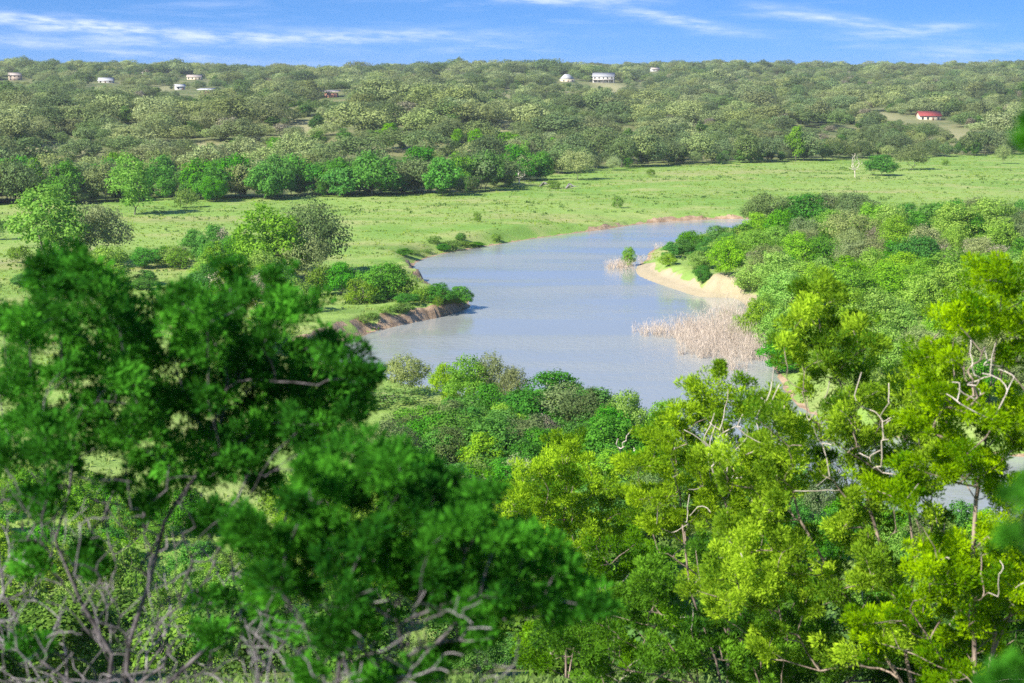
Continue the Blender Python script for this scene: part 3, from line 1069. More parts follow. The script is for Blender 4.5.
dead('dead_tree', 519, 183, 169, 26, 'white-trunked leafless tree at the meadow edge', 3, 18, .07)
dead('dead_tree', 855, 177, 153, 18, 'pale dead tree with upswept limbs beside the blue-green bush', 4, 30, .06)
dead('dead_tree', 549, 424, 370, 44, 'white dead branches reaching over the water from the near wood', 5, 14, .06)
dead('dead_tree', 574, 420, 382, 26, 'smaller dead forked top over the near water', 6, 8, .06)
dead('dead_tree', 626, 486, 418, 50, 'crooked pale dead snag beside the willows', 8, 14, .06)
# the pale slanting trunk under the leaning oak
lx, ly = ground(287, 284)
q = MB()
q.tube(np.array([[0, 0, -.3], [.7, 0, 1.2], [1.6, .1, 2.6], [2.6, 0, 4.2]]), np.array([.38, .3, .25, .16]), 7)
ob = link('leaning_log', q.mesh('leaning_log', M['bark_pale'], True))
ob.location = (lx, ly, hz(lx, ly))
tag(ob, 'pale slanting bare trunk under the grey-olive oak', 'tree trunk')
# fallen branches in the far meadow
for px_, py_, lab in ((540, 187, 'grey fallen limb lying in the far meadow by a dark bush'), (566, 189, 'grey fallen log lying in the far meadow past the dark bush')):
    lx, ly = ground(px_, py_)
    q = MB()
    for k in range(7):
        a = rs.uniform(-.7, .7)
        L = rs.uniform(2, 4.5)
        q.tube(np.array([[0, 0, .2], [math.cos(a) * L * .5, math.sin(a) * L, .7 + rs.random()], [math.cos(a) * L, math.sin(a) * 2 * L, .4 + rs.random()]]), np.array([.22, .14, .05]), 5)
    ob = link('fallen_branch', q.mesh('fallen_branch', M['deadgrey'], True))
    ob.location = (lx, ly, hz(lx, ly))
    tag(ob, lab, 'fallen branch')

# ---------------------------------------------------------------- the wood on the sandbar side
ORD = ['first', 'second', 'third', 'fourth', 'fifth', 'sixth', 'seventh', 'eighth', 'ninth', 'tenth', 'eleventh', 'twelfth', 'thirteenth', 'fourteenth', 'fifteenth', 'sixteenth', 'seventeenth', 'eighteenth', 'nineteenth', 'twentieth']
WORD = {'oak': 'olive oak', 'darkoak': 'dark oak', 'willow': 'bright green willow', 'cottonwood': 'yellow-green cottonwood', 'lush': 'deep green elm', 'juniper': 'dark juniper', 'greybush': 'pinkish bare shrub', 'shrub': 'leafy bush'}
ROWS = [  # name of the row, base py, px from, px to, spacing, kinds, height range in metres
    ('skyline row', 235, 764, 1075, 24, ['oak', 'darkoak', 'lush', 'lush', 'darkoak'], (5.5, 8.4)),
    ('second row', 246, 752, 1075, 27, ['oak', 'lush', 'willow', 'darkoak', 'oak'], (5.5, 7.8)),
    ('third row', 259, 752, 1080, 30, ['oak', 'greybush', 'oak', 'oak', 'willow', 'darkoak'], (5, 7.2)),
    ('fourth row', 275, 750, 1085, 31, ['willow', 'oak', 'greybush', 'willow', 'lush', 'willow'], (4.8, 6.6)),
    ('fifth row', 294, 752, 1090, 34, ['willow', 'willow', 'cottonwood', 'willow', 'willow'], (5, 6.6)),
    ('sixth row', 316, 752, 1095, 38, ['willow', 'willow', 'willow', 'cottonwood'], (5, 6.8)),
    ('seventh row', 342, 768, 1100, 42, ['willow', 'willow', 'lush', 'willow'], (4.6, 6.4)),
    ('backwater row', 372, 786, 1110, 46, ['willow', 'lush', 'willow', 'oak'], (4.2, 5.6)),
    ('lowest row', 402, 810, 1110, 52, ['lush', 'willow', 'oak'], (3.6, 5)),
]
rr = np.random.default_rng(44)
for rn, by, x0, x1, sp, kinds, (h0, h1) in ROWS:
    px_ = x0 + rr.uniform(0, 8)
    cnt = {}
    while px_ < x1:
        k = kinds[int(rr.integers(len(kinds)))]
        cnt[k] = cnt.get(k, 0) + 1
        x, y = ground(px_, by + rr.uniform(-5, 5))
        if river_sd(np.array([x]), np.array([y]))[0] > 1.5:
            h = 1.15 * rr.uniform(h0, h1) * (.75 if k == 'greybush' else 1)
            plant(k, x, y, h, f'{ORD[cnt[k] - 1]} {WORD[k]} from the river, {rn}, sandbar wood', w=h * rr.uniform(1.05, 1.45))
        px_ += sp * rr.uniform(.6, 1.0)
P('darkoak', 857, 238, 196, 44, 'dark round-headed oak breaking the top line of the sandbar wood', var=2)
P('lush', 692, 252, 230, 30, 'dark green tree at the outer end of the sandbar wood', var=0)
P('lush', 716, 251, 227, 32, 'dark green tree second from the outer end over the narrow water', var=1)
P('lush', 741, 252, 226, 34, 'dark green tree third along the narrow water', var=2)
P('lush', 682, 258, 240, 20, 'small dark bush at the head of the sandbar grass', var=2)
P('willow', 727, 276, 240, 36, 'light green tree above the yellow earth face', var=0)
P('willow', 752, 262, 232, 40, 'bright tree behind the yellow earth face', var=2)
P('oak', 770, 288, 246, 40, 'olive tree leaning over the yellow earth face', var=1)
P('lush', 705, 268, 246, 24, 'green bush between sandbar grass and yellow earth face', var=0)
P('lush', 702, 284, 264, 16, 'single dark green bush on the sandbar at the foot of the earth face')
P('willow', 668, 266, 254, 18, 'small light bush among tan reeds on the sandbar neck')
P('lush', 672, 258, 243, 22, 'dark bush on the sandbar neck by the narrow water')
P('shrub', 745, 292, 278, 20, 'pale green bush at the top of the earth face')
for i in range(10):
    a, b = rs.uniform(690, 752), rs.uniform(252, 272)
    P('lush' if i % 2 else 'willow', a, b, b - rs.uniform(14, 26), rs.uniform(18, 30), 'green bush of the low thicket between narrow water and sandbar', 'low thicket above the sandbar')
for i in range(16):
    a = rs.uniform(330, 462)
    b = np.interp(a, [330, 360, 400, 440, 466], [336, 326, 314, 307, 301]) - rs.uniform(0, 4)
    P('shrub', a, b, b - rs.uniform(5, 10), rs.uniform(10, 18), 'small shrub overhanging the lip of the eroded bank', 'shrubs on the eroded bank lip')
P('willow', 629, 266, 245, 15, 'small bright tree standing alone at the sandbar tip in dead reeds', var=1)
P('willow', 738, 340, 308, 24, 'green willow bush growing out of the dead reeds', var=2)
P('willow', 757, 345, 300, 34, 'tall green willow at the root of the dead reeds', var=0)
P('shrub', 726, 318, 302, 16, 'tiny green bush on top of the dead reeds')


# ---------------------------------------------------------------- flooded dead brush
def brush(name, label, spots, hgt, seed):
    r = np.random.default_rng(seed)
    mb = MB()
    for cx, cy, rx_, ry_, n, hs in spots:
        wx, wy = at(cx, cy, 0)
        m = math.hypot(wy, CZ) / F
        for i in range(n):
            a, q = r.uniform(0, 6.28), r.random() ** .6
            bx, by = wx + math.cos(a) * q * rx_ * m, wy + math.sin(a) * q * ry_ * m * wy / CZ
            h = hgt * hs * r.uniform(.5, 1.1) * (1.1 - .55 * q)
            for s in range(5):
                t = np.array([r.normal() * .3, r.normal() * .3, 1.0]) * h * r.uniform(.5, 1.1)
                p0 = np.array([bx, by, -.3])
                mb.tube(np.array([p0, p0 + t * .5 + r.normal(size=3) * .08, p0 + t + r.normal(size=3) * .15]), np.array([.022, .018, .009]), 3)
            c = np.array([bx, by, 0]) + np.stack([r.normal(size=8) * .4, r.normal(size=8) * .45, r.uniform(.15, .95, 8) * h], 1)
            mb.blades(c, np.stack([r.normal(size=8) * .35, r.normal(size=8) * .35, np.ones(8)], 1), r.uniform(.4, .9, 8), .03, r)
    tag(link(name, mb.mesh(name, M['reed'])), label, kind='stuff')


M['reed'] = leaf_mat('dead_reed', (.50, .41, .33), (.74, .63, .52), (.6, .45, .34), trans=.12, hv=.01, vv=.05)
brush('dead_reeds', 'pinkish tan dead brush standing in the water off the wood',
      [(720, 345, 42, 9, 190, 1.3), (690, 336, 34, 7, 140, 1.0), (742, 340, 26, 8, 110, 1.35), (755, 345, 20, 8, 60, 1.2), (730, 325, 30, 6, 100, 1.25), (655, 334, 24, 4, 55, .6), (750, 358, 26, 6, 80, 1.1), (705, 355, 26, 5, 70, .9), (735, 368, 16, 4, 30, .6)], 4.0, 8)
brush('dead_reeds', 'small patch of tan dead reeds at the tip of the sandbar', [(620, 268, 15, 3.5, 80, 1.0), (648, 262, 12, 3, 22, .6), (668, 250, 16, 3, 30, .7)], 2.3, 9)

# ---------------------------------------------------------------- the wood on the near bank
NEAR = [
    ('oak', 405, 396, 357, 44, 'small olive tree alone at the water end of the near meadow'),
    ('shrub', 378, 404, 388, 70, 'wide low yellow-green thicket on the near meadow edge'),
    ('shrub', 340, 398, 376, 50, 'bright bush behind the near meadow by the inlet'),
    ('willow', 446, 402, 366, 34, 'fine-leaved green tree at the near wood corner by the water'),
    ('cottonwood', 468, 412, 357, 40, 'tallest bright green tree of the near wood at the water'),
    ('oak', 492, 410, 357, 30, 'thin grey-olive tree beside the tallest bright green one'),
    ('oak', 512, 416, 368, 34, 'olive tree leaning towards the dead white branches'),
    ('lush', 486, 430, 386, 44, 'deep green tree below the thin grey-olive one'),
    ('lush', 528, 432, 390, 44, 'deep green tree just below the dead white branches'),
    ('darkoak', 586, 446, 392, 46, 'dark olive oak at the water beside the willows'),
    ('willow', 556, 436, 398, 34, 'green willow between dead branches and dark oak'),
    ('willow', 628, 456, 397, 48, 'pale bright willow on the near water edge'),
    ('willow', 664, 458, 404, 42, 'pale bright willow second along the near water edge'),
    ('willow', 604, 452, 410, 26, 'slim willow squeezed beside the dark olive oak'),
    ('willow', 430, 440, 410, 40, 'light green tree where near wood meets meadow'),
    ('lush', 462, 446, 404, 46, 'rounded deep green tree in the middle of the near wood'),
    ('greybush', 455, 440, 408, 26, 'grey-brown bare shrub in the top of the near wood'),
    ('willow', 505, 452, 408, 44, 'mid green willow in the middle of the near wood'),
    ('greybush', 546, 452, 416, 32, 'tan bare shrub beside a small dark trunk in the near wood'),
    ('lush', 575, 470, 424, 48, 'deep green tree below the dark olive oak'),
    ('lush', 536, 472, 430, 46, 'deep green tree below the tan bare shrub'),
    ('lush', 404, 466, 428, 44, 'green tree at the meadow corner of the near wood'),
    ('lush', 440, 476, 432, 46, 'second green tree in from the meadow corner'),
    ('greybush', 425, 470, 440, 20, 'thin grey bare bush near the meadow corner'),
    ('willow', 480, 480, 436, 46, 'willow deep inside the near wood above the sunlit juniper'),
    ('lush', 395, 500, 456, 50, 'low green tree beneath the meadow corner'),
    ('greybush', 440, 506, 470, 42, 'pale grey bare bush low in the near wood'),
    ('lush', 478, 510, 462, 50, 'green tree low in the near wood beside a pale bare bush'),
    ('lush', 610, 484, 440, 44, 'green tree behind the crooked snag'),
    ('lush', 640, 492, 452, 46, 'dark green tree below the crooked snag'),
    ('oak', 520, 505, 460, 46, 'olive oak low in the near wood'),
    ('lush', 560, 505, 462, 46, 'green tree low in the near wood behind the sunlit juniper'),
    ('willow', 700, 480, 440, 40, 'willow on the near water edge behind the white-limbed juniper'),
    ('willow', 766, 334, 296, 34, 'willow leaning to the water just above the dead reeds'),
    ('willow', 776, 356, 312, 36, 'willow standing behind the root of the dead reeds'),
    ('lush', 768, 316, 288, 26, 'deep green bush where the sandbar ends against the wood'),
    ('willow', 735, 500, 460, 44, 'willow further along the near water behind the white-limbed juniper'),
]
for k, px_, by, tp, w, lab in NEAR:
    P(k, px_, by, tp, w, lab)
fill = np.random.default_rng(12)
for by, x0, x1, sp in ((424, 452, 560, 26), (442, 420, 610, 27), (460, 398, 640, 28), (480, 388, 690, 30), (500, 380, 720, 32), (524, 372, 720, 34), (550, 380, 700, 36)):
    px_ = x0 + fill.uniform(0, 12)
    while px_ < x1:
        k = ['lush', 'lush', 'willow', 'lush', 'darkoak', 'lush'][int(fill.integers(6))]
        x, y = ground(px_, by + fill.uniform(-4, 4))
        if river_sd(np.array([x]), np.array([y]))[0] > .8:
            h = 2.6 + 3.2 * fill.random() ** 1.5 * (.7 if k == 'greybush' else 1)
            plant(k, x, y, h, f'{WORD[k]} merged into the thick near wood between meadow and river', 'thick near wood: ' + k, w=h * fill.uniform(1.1, 1.5))
        px_ += sp * fill.uniform(.7, 1.2)
back = np.random.default_rng(33)
for k_, (px_, by) in enumerate([(748, 508), (776, 516), (800, 520), (826, 528), (850, 534), (876, 542), (902, 546), (930, 554), (958, 558), (986, 562), (1012, 566), (1036, 570), (838, 560), (890, 572), (945, 580), (1000, 590), (790, 545)]):
    P(['lush', 'willow', 'lush', 'darkoak'][k_ % 4], px_, by, by - back.uniform(38, 58), back.uniform(36, 54), f'{WORD[["lush", "willow", "lush", "darkoak"][k_ % 4]]} screening the backwater behind the tall sunlit junipers', 'trees screening the backwater: ' + ['lush', 'willow', 'lush', 'darkoak'][k_ % 4])
# sunlit scrub at the foot of the lookout's hillside, seen through the junipers
for i in range(250):
    px_ = rr.uniform(-40, 1060)
    by = rr.uniform(500, 690)
    if px_ > 660 and by < 560:
        continue
    x, y = ground(px_, by)
    if river_sd(np.array([x]), np.array([y]))[0] < 2 or y < 60:
        continue
    k = ['shrub', 'lush', 'shrub', 'cottonwood', 'lush', 'willow'][int(rr.integers(6))]
    h = rr.uniform(1.8, 4.0)
    if 300 < px_ < 440 and pix(x, y, hz(x, y) + h)[1] < 440:
        continue
    plant(k, x, y, h, f'sunlit {WORD[k]} of the scrub seen through the junipers at the hill foot', 'scrub at the foot of the hill: ' + k, w=h * rr.uniform(1.0, 1.5))


for i in range(46):
    Y = rr.uniform(48, 95)
    X = rr.uniform(-.36, .36) * Y
    h = rr.uniform(2.6, 4.6)
    if pix(X, Y, hz(X, Y) + h)[1] < 520 and 250 < pix(X, Y, 0)[0] < 720:
        h *= .6
    plant('juniper', X, Y, h, 'dark juniper half hidden on the slope below the sunlit junipers', 'junipers low on the hillside', w=h * rr.uniform(.9, 1.2))


# ---------------------------------------------------------------- grass tufts and weeds (nobody could count them)
def grasses(name, label, n, area, size, mat, seed, patch=(22, 10), blades=5):
    r = np.random.default_rng(seed)
    y = np.sqrt(r.uniform(area[0] ** 2, area[1] ** 2, n))
    x = r.uniform(-.34, .34, n) * y
    d = river_sd(x, y)
    ok = (d > .6) & (y < field_edge(x, y) + 5)
    ok &= ~((line_d(x, y, SAND) < 9) & (d < 8))
    cl = fbm(x / patch[0], y / patch[1], seed, 3)
    ok &= cl > (r.uniform(-.5, .6, n) if patch[0] < 40 else r.uniform(.02, .5, n))
    x, y = x[ok], y[ok]
    z = height(x, y)
    slope_ok = np.abs(height(x + .5, y) - z) < .4
    x, y, z = x[slope_ok], y[slope_ok], z[slope_ok]
    m = len(x)
    s = size * r.uniform(.5, 1.5, m) ** 1.4
    mb = MB()
    c = np.repeat(np.stack([x, y, z], 1), blades, 0)
    ss = np.repeat(s, blades)
    off = r.normal(size=(len(c), 3)) * ss[:, None] * np.array([.6, .6, .05])
    dr = np.stack([r.normal(size=len(c)) * .55, r.normal(size=len(c)) * .55, np.ones(len(c))], 1)
    tt = np.clip(np.repeat(r.random(m), blades) * .7 + r.random(len(c)) * .3, 0, 1)
    mb.blades(c + off - np.array([0, 0, .05]), dr, ss * r.uniform(.6, 1.2, len(c)), ss * .55, r, tt)
    tag(link(name, mb.mesh(name, mat)), label, kind='stuff')


GM = leaf_mat('meadow_grass_blade', (.17, .29, .04), (.34, .42, .11), trans=.4, hv=0, vv=0)
WM = leaf_mat('meadow_weed', (.09, .19, .03), (.2, .31, .06), trans=.35, hv=0, vv=0)
grasses('grass', 'short yellow-green meadow grass between river and tree line', 70000, (180, 780), .3, GM, 301)
grasses('grass', 'longer bright grass on the near bank and the spit', 30000, (85, 300), .3, GM, 302)
grasses('grass', 'rough grass on the lookout hillside below the junipers', 45000, (36, 100), .15, WM, 304, blades=7)
grasses('weeds', 'darker weeds in patches across the meadow', 15000, (180, 780), .46, WM, 303, blades=9, patch=(45, 9))


# ---------------------------------------------------------------- junipers of the lookout's hillside
def tufts(mb, pos, dirs, rad, r, per=60, L=(.045, .105), Wd=(.013, .026)):
    """brushy puffs: each twig end carries a dense tuft with a few smaller ones round its upper side, blades lying over its surface"""
    n = len(pos)
    sh = unit(dirs + np.array([0, 0, .9]) + r.normal(size=(n, 3)) * .5)
    big = r.uniform(.7, 1.3, n)
    tone = r.random(n) ** 1.35 * .78
    for k, sz in enumerate((1.0, .72, .72, .62, .55)):
        R = rad * sz * big * r.uniform(.8, 1.2, n)
        off = sh * r.uniform(.2, 1.5, (n, 1)) + r.normal(size=(n, 3)) * np.array([.7, .7, .42])
        c0 = pos + (off if k else sh * .2) * (rad * big)[:, None]
        m = max(8, int(per * sz ** 1.5))
        v = sphere_dirs(n * m, r).reshape(n, m, 3)
        q = .55 + .45 * r.random((n, m, 1))
        c = c0[:, None] + v * q * R[:, None, None] * np.array([1, 1, .8])
        d = unit(sh[:, None] * .7 + v * .75 + r.normal(size=v.shape) * .35)
        sd = np.cross(d, v + r.normal(size=v.shape) * .35)
        mb.blades(c.reshape(-1, 3), d.reshape(-1, 3), r.uniform(*L, n * m) * (rad / .12) ** .35, r.uniform(*Wd, n * m) * (rad / .12) ** .45, r,
                  np.clip(tone[:, None] + r.random((n, m)) * .32, 0, 1).ravel(), side=sd.reshape(-1, 3))


def juniper(x, y, label, chains, live, bare, leafmat, bark, deadm, seed, rad, per=45, tip=.0042, seg=.3, alpha=.3):
    """chains, live and bare in world metres; live: where foliage tufts end the twigs, bare: leafless twig ends"""
    r = np.random.default_rng(seed)
    o = link('juniper', None)
    base = np.array([x, y, hz(x, y)])
    o.location = base
    tag(o, label, 'juniper')
    T = [t - base for t in list(live) + list(bare)]
    ch = [[q - base for q in c] for c in chains]
    runs, ed, hang = grow(ch, T, r, alpha=alpha, seg=seg, wig=.05, tip=tip)
    mb, pieces, piece_of = MB(), [], {}
    nb = len(ch)
    order = np.argsort([np.linalg.norm(t - ch[0][0]) for t in T])
    isbare = [False] * nb + [ti >= len(live) for ti in order]
    bare_only = {}
    for k in range(len(runs) - 1, -1, -1):      # a bare run that carries foliage further out belongs to the trunk
        if not isbare[k] and hang[k] >= 0:
            isbare[hang[k]] = False
    for k, (p, rad_) in enumerate(runs):
        if isbare[k]:
            h_ = hang[k]
            if h_ in piece_of:
                q = piece_of[h_]
            elif len(pieces) < 70:
                pieces.append(MB())
                q = pieces[-1]
            else:
                mb.tube(p, np.maximum(rad_, tip * .8), 4)
                continue
            piece_of[k] = q
        else:
            q = mb
        q.tube(p, np.maximum(rad_, tip * (1.15 if isbare[k] else .8)), 6 if rad_[0] > .04 else 4)
    link('trunk', mb.mesh('trunk', M[bark], True), o)
    for q in pieces:
        link('dead_branch', q.mesh('dead_branch', M[deadm], True), o)
    fb = MB()
    L = len(live)
    tufts(fb, np.array(T[:L]), np.array([ed[i] for i in range(L)]), rad, r, per)
    link('crown', fb.mesh('crown', M[leafmat]), o)
    return o


def discs(L, D, jit, gap, r):
    """twig ends, at least gap px apart; L: (px, py, radius in px) of the crown's masses at distance D"""
    out, flat = [], []
    m = D / F
    for px_, py_, rad in L:
        for _ in range(max(4, int(rad * rad * 5 / gap ** 2))):
            a, q = r.uniform(0, 6.28), r.random() ** .5
            dy = r.uniform(-jit, jit) * .7 + r.normal() * jit * .25
            c = np.array([px_ + math.cos(a) * q * rad, py_ + math.sin(a) * q * rad, dy / m * .45])
            if flat and np.min(np.linalg.norm(np.array(flat) - c, axis=1)) < gap:
                continue
            flat.append(c)
            out.append(at_y(c[0], c[1], D + dy))
    return out


def more_discs(L, n, box, r, lo=14, hi=24):
    return list(L) + [(r.uniform(box[0], box[2]), r.uniform(box[1], box[3]), r.uniform(lo, hi)) for _ in range(n)]


def hero_one():
    r = np.random.default_rng(77)
    D = 13.0
    L = [(60, 268, 16), (52, 292, 24), (88, 300, 26), (52, 322, 26), (96, 326, 26), (125, 345, 22), (30, 345, 10),
         (140, 370, 34), (180, 352, 26), (200, 385, 34), (110, 392, 26), (215, 330, 18), (195, 312, 22), (232, 300, 22), (262, 305, 24), (250, 335, 24), (285, 318, 12),
         (60, 385, 14), (16, 380, 22), (20, 420, 26), (14, 460, 24), (60, 440, 22), (100, 430, 30), (150, 425, 30), (200, 430, 32), (245, 390, 30), (285, 375, 28),
         (315, 355, 24), (340, 372, 24), (350, 400, 22), (318, 400, 26), (280, 425, 28), (240, 455, 26), (180, 470, 24), (120, 470, 18), (310, 440, 24), (40, 500, 18), (150, 395, 26), (8, 330, 12), (170, 320, 20), (75, 360, 22), (270, 345, 22), (225, 365, 24), (130, 450, 24), (60, 470, 20), (215, 470, 22), (262, 480, 20), (150, 500, 14), (300, 470, 18), (335, 430, 20)]
    live = discs(more_discs(L, 9, (-5, 500, 270, 690), r, 8, 16), D, 1.2, 20, r)
    bare = [at_y(r.uniform(-20, 270), r.uniform(470, 700), D + r.uniform(-1.4, 1.4)) for _ in range(620)]
    bare += [at_y(r.uniform(20, 330), r.uniform(300, 480), D + r.uniform(-1.0, 1.0)) for _ in range(45)]
    x, y = at_y(105, 760, D)[:2]
    b = np.array([x, y, hz(x, y) - .3])
    A = lambda *L_: [b] + [at_y(px_, py_, D + dd) for px_, py_, dd in L_]
    ch = [A((108, 690, 0), (112, 655, 0), (80, 600, .1), (55, 540, .2), (70, 490, .1), (76, 420, 0), (62, 360, 0), (60, 310, 0)),
          A((125, 690, 0), (130, 640, -.2), (150, 580, -.2), (165, 520, -.3), (200, 470, -.2), (225, 410, 0), (235, 350, 0)),
          A((95, 700, .2), (40, 660, .4), (5, 600, .5), (-5, 520, .4)),
          A((150, 700, -.1), (215, 640, .2), (270, 580, .3), (290, 500, .2), (300, 440, .2), (320, 390, .1))]
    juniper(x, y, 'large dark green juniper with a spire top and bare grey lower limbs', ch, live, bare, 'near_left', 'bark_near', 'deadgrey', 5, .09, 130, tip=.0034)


def hero_two():
    r = np.random.default_rng(78)
    D = 10.5
    L = [(395, 468, 20), (425, 492, 26), (360, 492, 26), (385, 520, 34), (440, 520, 32), (335, 530, 28), (300, 565, 34), (345, 572, 34), (280, 595, 24), (395, 562, 34), (450, 560, 34),
         (490, 555, 30), (500, 588, 28), (535, 580, 28), (565, 595, 22), (440, 592, 28), (545, 612, 18), (330, 478, 22), (305, 505, 26), (265, 575, 20), (470, 508, 22), (582, 604, 12),
         (420, 545, 30), (475, 596, 26), (350, 605, 16), (250, 540, 16), (290, 535, 22), (510, 560, 22), (345, 455, 18)]
    live = discs(more_discs(L, 8, (255, 600, 520, 690), r, 8, 15), D, 1.0, 20.5, r)
    bare = [at_y(r.uniform(240, 520), r.uniform(585, 700), D + r.uniform(-1.2, 1.2)) for _ in range(380)]
    x, y = at_y(330, 800, D)[:2]
    b = np.array([x, y, hz(x, y) - .3])
    A = lambda *L_: [b] + [at_y(px_, py_, D + dd) for px_, py_, dd in L_]
    ch = [A((335, 720, 0), (340, 660, 0), (330, 610, .1), (345, 560, .1), (380, 510, 0), (400, 470, 0)),
          A((360, 720, -.1), (410, 670, -.2), (450, 630, -.2), (480, 590, -.1), (530, 590, 0))]
    juniper(x, y, 'low dark juniper with a spreading flat crown beside the spire-topped one', ch, live, bare, 'near_left', 'bark_near', 'deadgrey', 6, .076, 130, tip=.0032)


hero_one()
hero_two()


def side_juniper(label, D, clumps, base_px, trunk_px, seed, rad=.14, dens=14, nb=60, bare_box=None, leafm='near_right', bark='bark_pale', per=210, depth=1.5, white=(), fill_box=None):
    r = np.random.default_rng(seed)
    if fill_box:
        clumps = more_discs(clumps, fill_box[0], fill_box[1], r)
    live = discs(clumps, D, depth, dens, r)
    bare = []
    if bare_box:
        x0, y0, x1, y1 = bare_box
        bare = [at_y(r.uniform(x0, x1), r.uniform(y0, y1), D + r.uniform(-depth, depth) * .7) for _ in range(nb)]
    for bx, by, br, n in white:
        bare += [at_y(bx + r.normal() * br, by + r.normal() * br, D - 1.3 + r.uniform(-.6, .6)) for _ in range(int(n * 1.5))]
    x, y = at_y(base_px[0], base_px[1], D)[:2]
    b = np.array([x, y, hz(x, y) - .3])
    ch = [[b] + [at_y(q[0], q[1], D + (q[2] if len(q) > 2 else 0)) for q in c] for c in trunk_px]
    juniper(x, y, label, ch, live, bare, leafm, bark, 'dead', seed, rad, per, tip=.0075, seg=.4)


side_juniper('sunlit pointed juniper in the middle, crown yellow-green over a dark trunk', 46,
             [(566, 448, 10), (558, 468, 20), (580, 478, 20), (535, 488, 22), (600, 490, 18), (562, 500, 28), (520, 510, 24), (600, 515, 26), (630, 510, 14), (545, 530, 26), (505, 530, 18), (585, 540, 24), (622, 535, 16), (520, 555, 16)],
             (566, 690), [[(566, 640), (567, 580), (564, 520), (565, 465)], [(575, 640), (600, 590), (612, 540)]], 201, .245, 13, 30, (520, 530, 620, 620))
side_juniper('sunlit juniper showing white dead limbs in its top against the river', 36,
             [(722, 382, 12), (708, 398, 20), (738, 405, 20), (690, 418, 22), (755, 418, 14), (660, 432, 18), (720, 430, 18), (672, 460, 24), (655, 490, 20), (752, 445, 16), (765, 400, 10), (760, 470, 20), (700, 500, 28), (665, 525, 24), (735, 505, 26), (640, 465, 12)],
             (728, 720), [[(728, 640), (732, 560), (730, 490), (724, 440), (722, 400)], [(716, 660), (690, 590), (682, 520), (678, 470)]], 202, .2, 14, 24, (650, 500, 780, 620), fill_box=(7, (640, 440, 780, 600)), white=((728, 440, 20, 26), (700, 470, 22, 16), (682, 500, 14, 8)))
side_juniper('broad sunlit juniper with a tall pointed crown and twisted pale branches', 30,
             [(815, 295, 14), (806, 315, 22), (832, 318, 22), (790, 335, 14), (840, 345, 26), (805, 350, 22), (865, 345, 14), (785, 365, 12), (820, 385, 18), (860, 392, 24), (890, 400, 22), (915, 385, 22), (780, 425, 26), (810, 430, 30), (850, 430, 30), (890, 435, 28), (920, 425, 24), (770, 455, 20),
              (800, 470, 28), (845, 480, 30), (885, 480, 26), (925, 470, 26), (780, 500, 18), (755, 520, 20), (800, 530, 24), (850, 530, 16), (745, 560, 22), (720, 590, 24), (790, 570, 20), (830, 590, 22), (870, 570, 18)],
             (925, 760), [[(912, 690), (900, 620), (885, 560), (870, 510), (858, 460), (848, 400), (825, 350), (817, 310)], [(900, 680), (875, 640), (835, 580), (800, 520), (785, 460)], [(905, 650), (915, 560), (905, 480), (905, 410)]],
             203, .185, 17, 40, (700, 420, 960, 680), fill_box=(24, (715, 400, 940, 670)), white=((800, 395, 22, 16), (880, 420, 22, 18), (835, 455, 26, 14)))
side_juniper('tall sunlit juniper at the picture edge with a straight bare trunk', 27,
             [(1003, 274, 14), (1020, 290, 18), (990, 298, 22), (968, 312, 16), (1012, 318, 22), (955, 335, 24), (985, 335, 14), (1030, 335, 22), (940, 355, 18), (1020, 365, 18), (945, 385, 20), (930, 400, 16), (975, 405, 16), (1025, 400, 24), (955, 430, 24), (995, 440, 22), (1030, 440, 26),
              (965, 470, 22), (1010, 485, 26), (1045, 480, 22), (940, 560, 22), (1010, 570, 26), (960, 600, 24), (1030, 600, 26), (920, 620, 26), (990, 635, 26), (880, 640, 24)],
             (975, 760), [[(975, 690), (974, 620), (973, 550), (976, 500), (985, 450), (990, 390), (998, 330), (1002, 290)], [(990, 660), (1020, 590), (1030, 500)], [(960, 690), (930, 640), (910, 610)]],
             204, .165, 17.5, 36, (900, 480, 1060, 690), fill_box=(20, (890, 420, 1050, 680)), white=((985, 370, 14, 22), (965, 390, 12, 10), (990, 580, 20, 12)))
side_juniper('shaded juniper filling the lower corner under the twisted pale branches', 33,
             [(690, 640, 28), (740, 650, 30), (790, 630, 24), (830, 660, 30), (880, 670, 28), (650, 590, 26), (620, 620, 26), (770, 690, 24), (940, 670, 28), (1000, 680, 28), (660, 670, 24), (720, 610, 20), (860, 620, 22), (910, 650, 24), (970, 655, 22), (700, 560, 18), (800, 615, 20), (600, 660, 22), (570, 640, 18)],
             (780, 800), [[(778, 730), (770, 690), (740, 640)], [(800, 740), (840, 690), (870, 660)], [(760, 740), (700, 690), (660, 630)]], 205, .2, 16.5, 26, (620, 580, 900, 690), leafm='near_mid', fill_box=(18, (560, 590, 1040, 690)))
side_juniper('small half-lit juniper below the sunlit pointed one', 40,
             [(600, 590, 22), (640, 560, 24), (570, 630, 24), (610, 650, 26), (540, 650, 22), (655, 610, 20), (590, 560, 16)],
             (612, 760), [[(612, 700), (608, 640), (605, 590)], [(620, 700), (645, 640), (648, 580)]], 206, .225, 15, 40, (540, 560, 680, 690), leafm='near_mid')

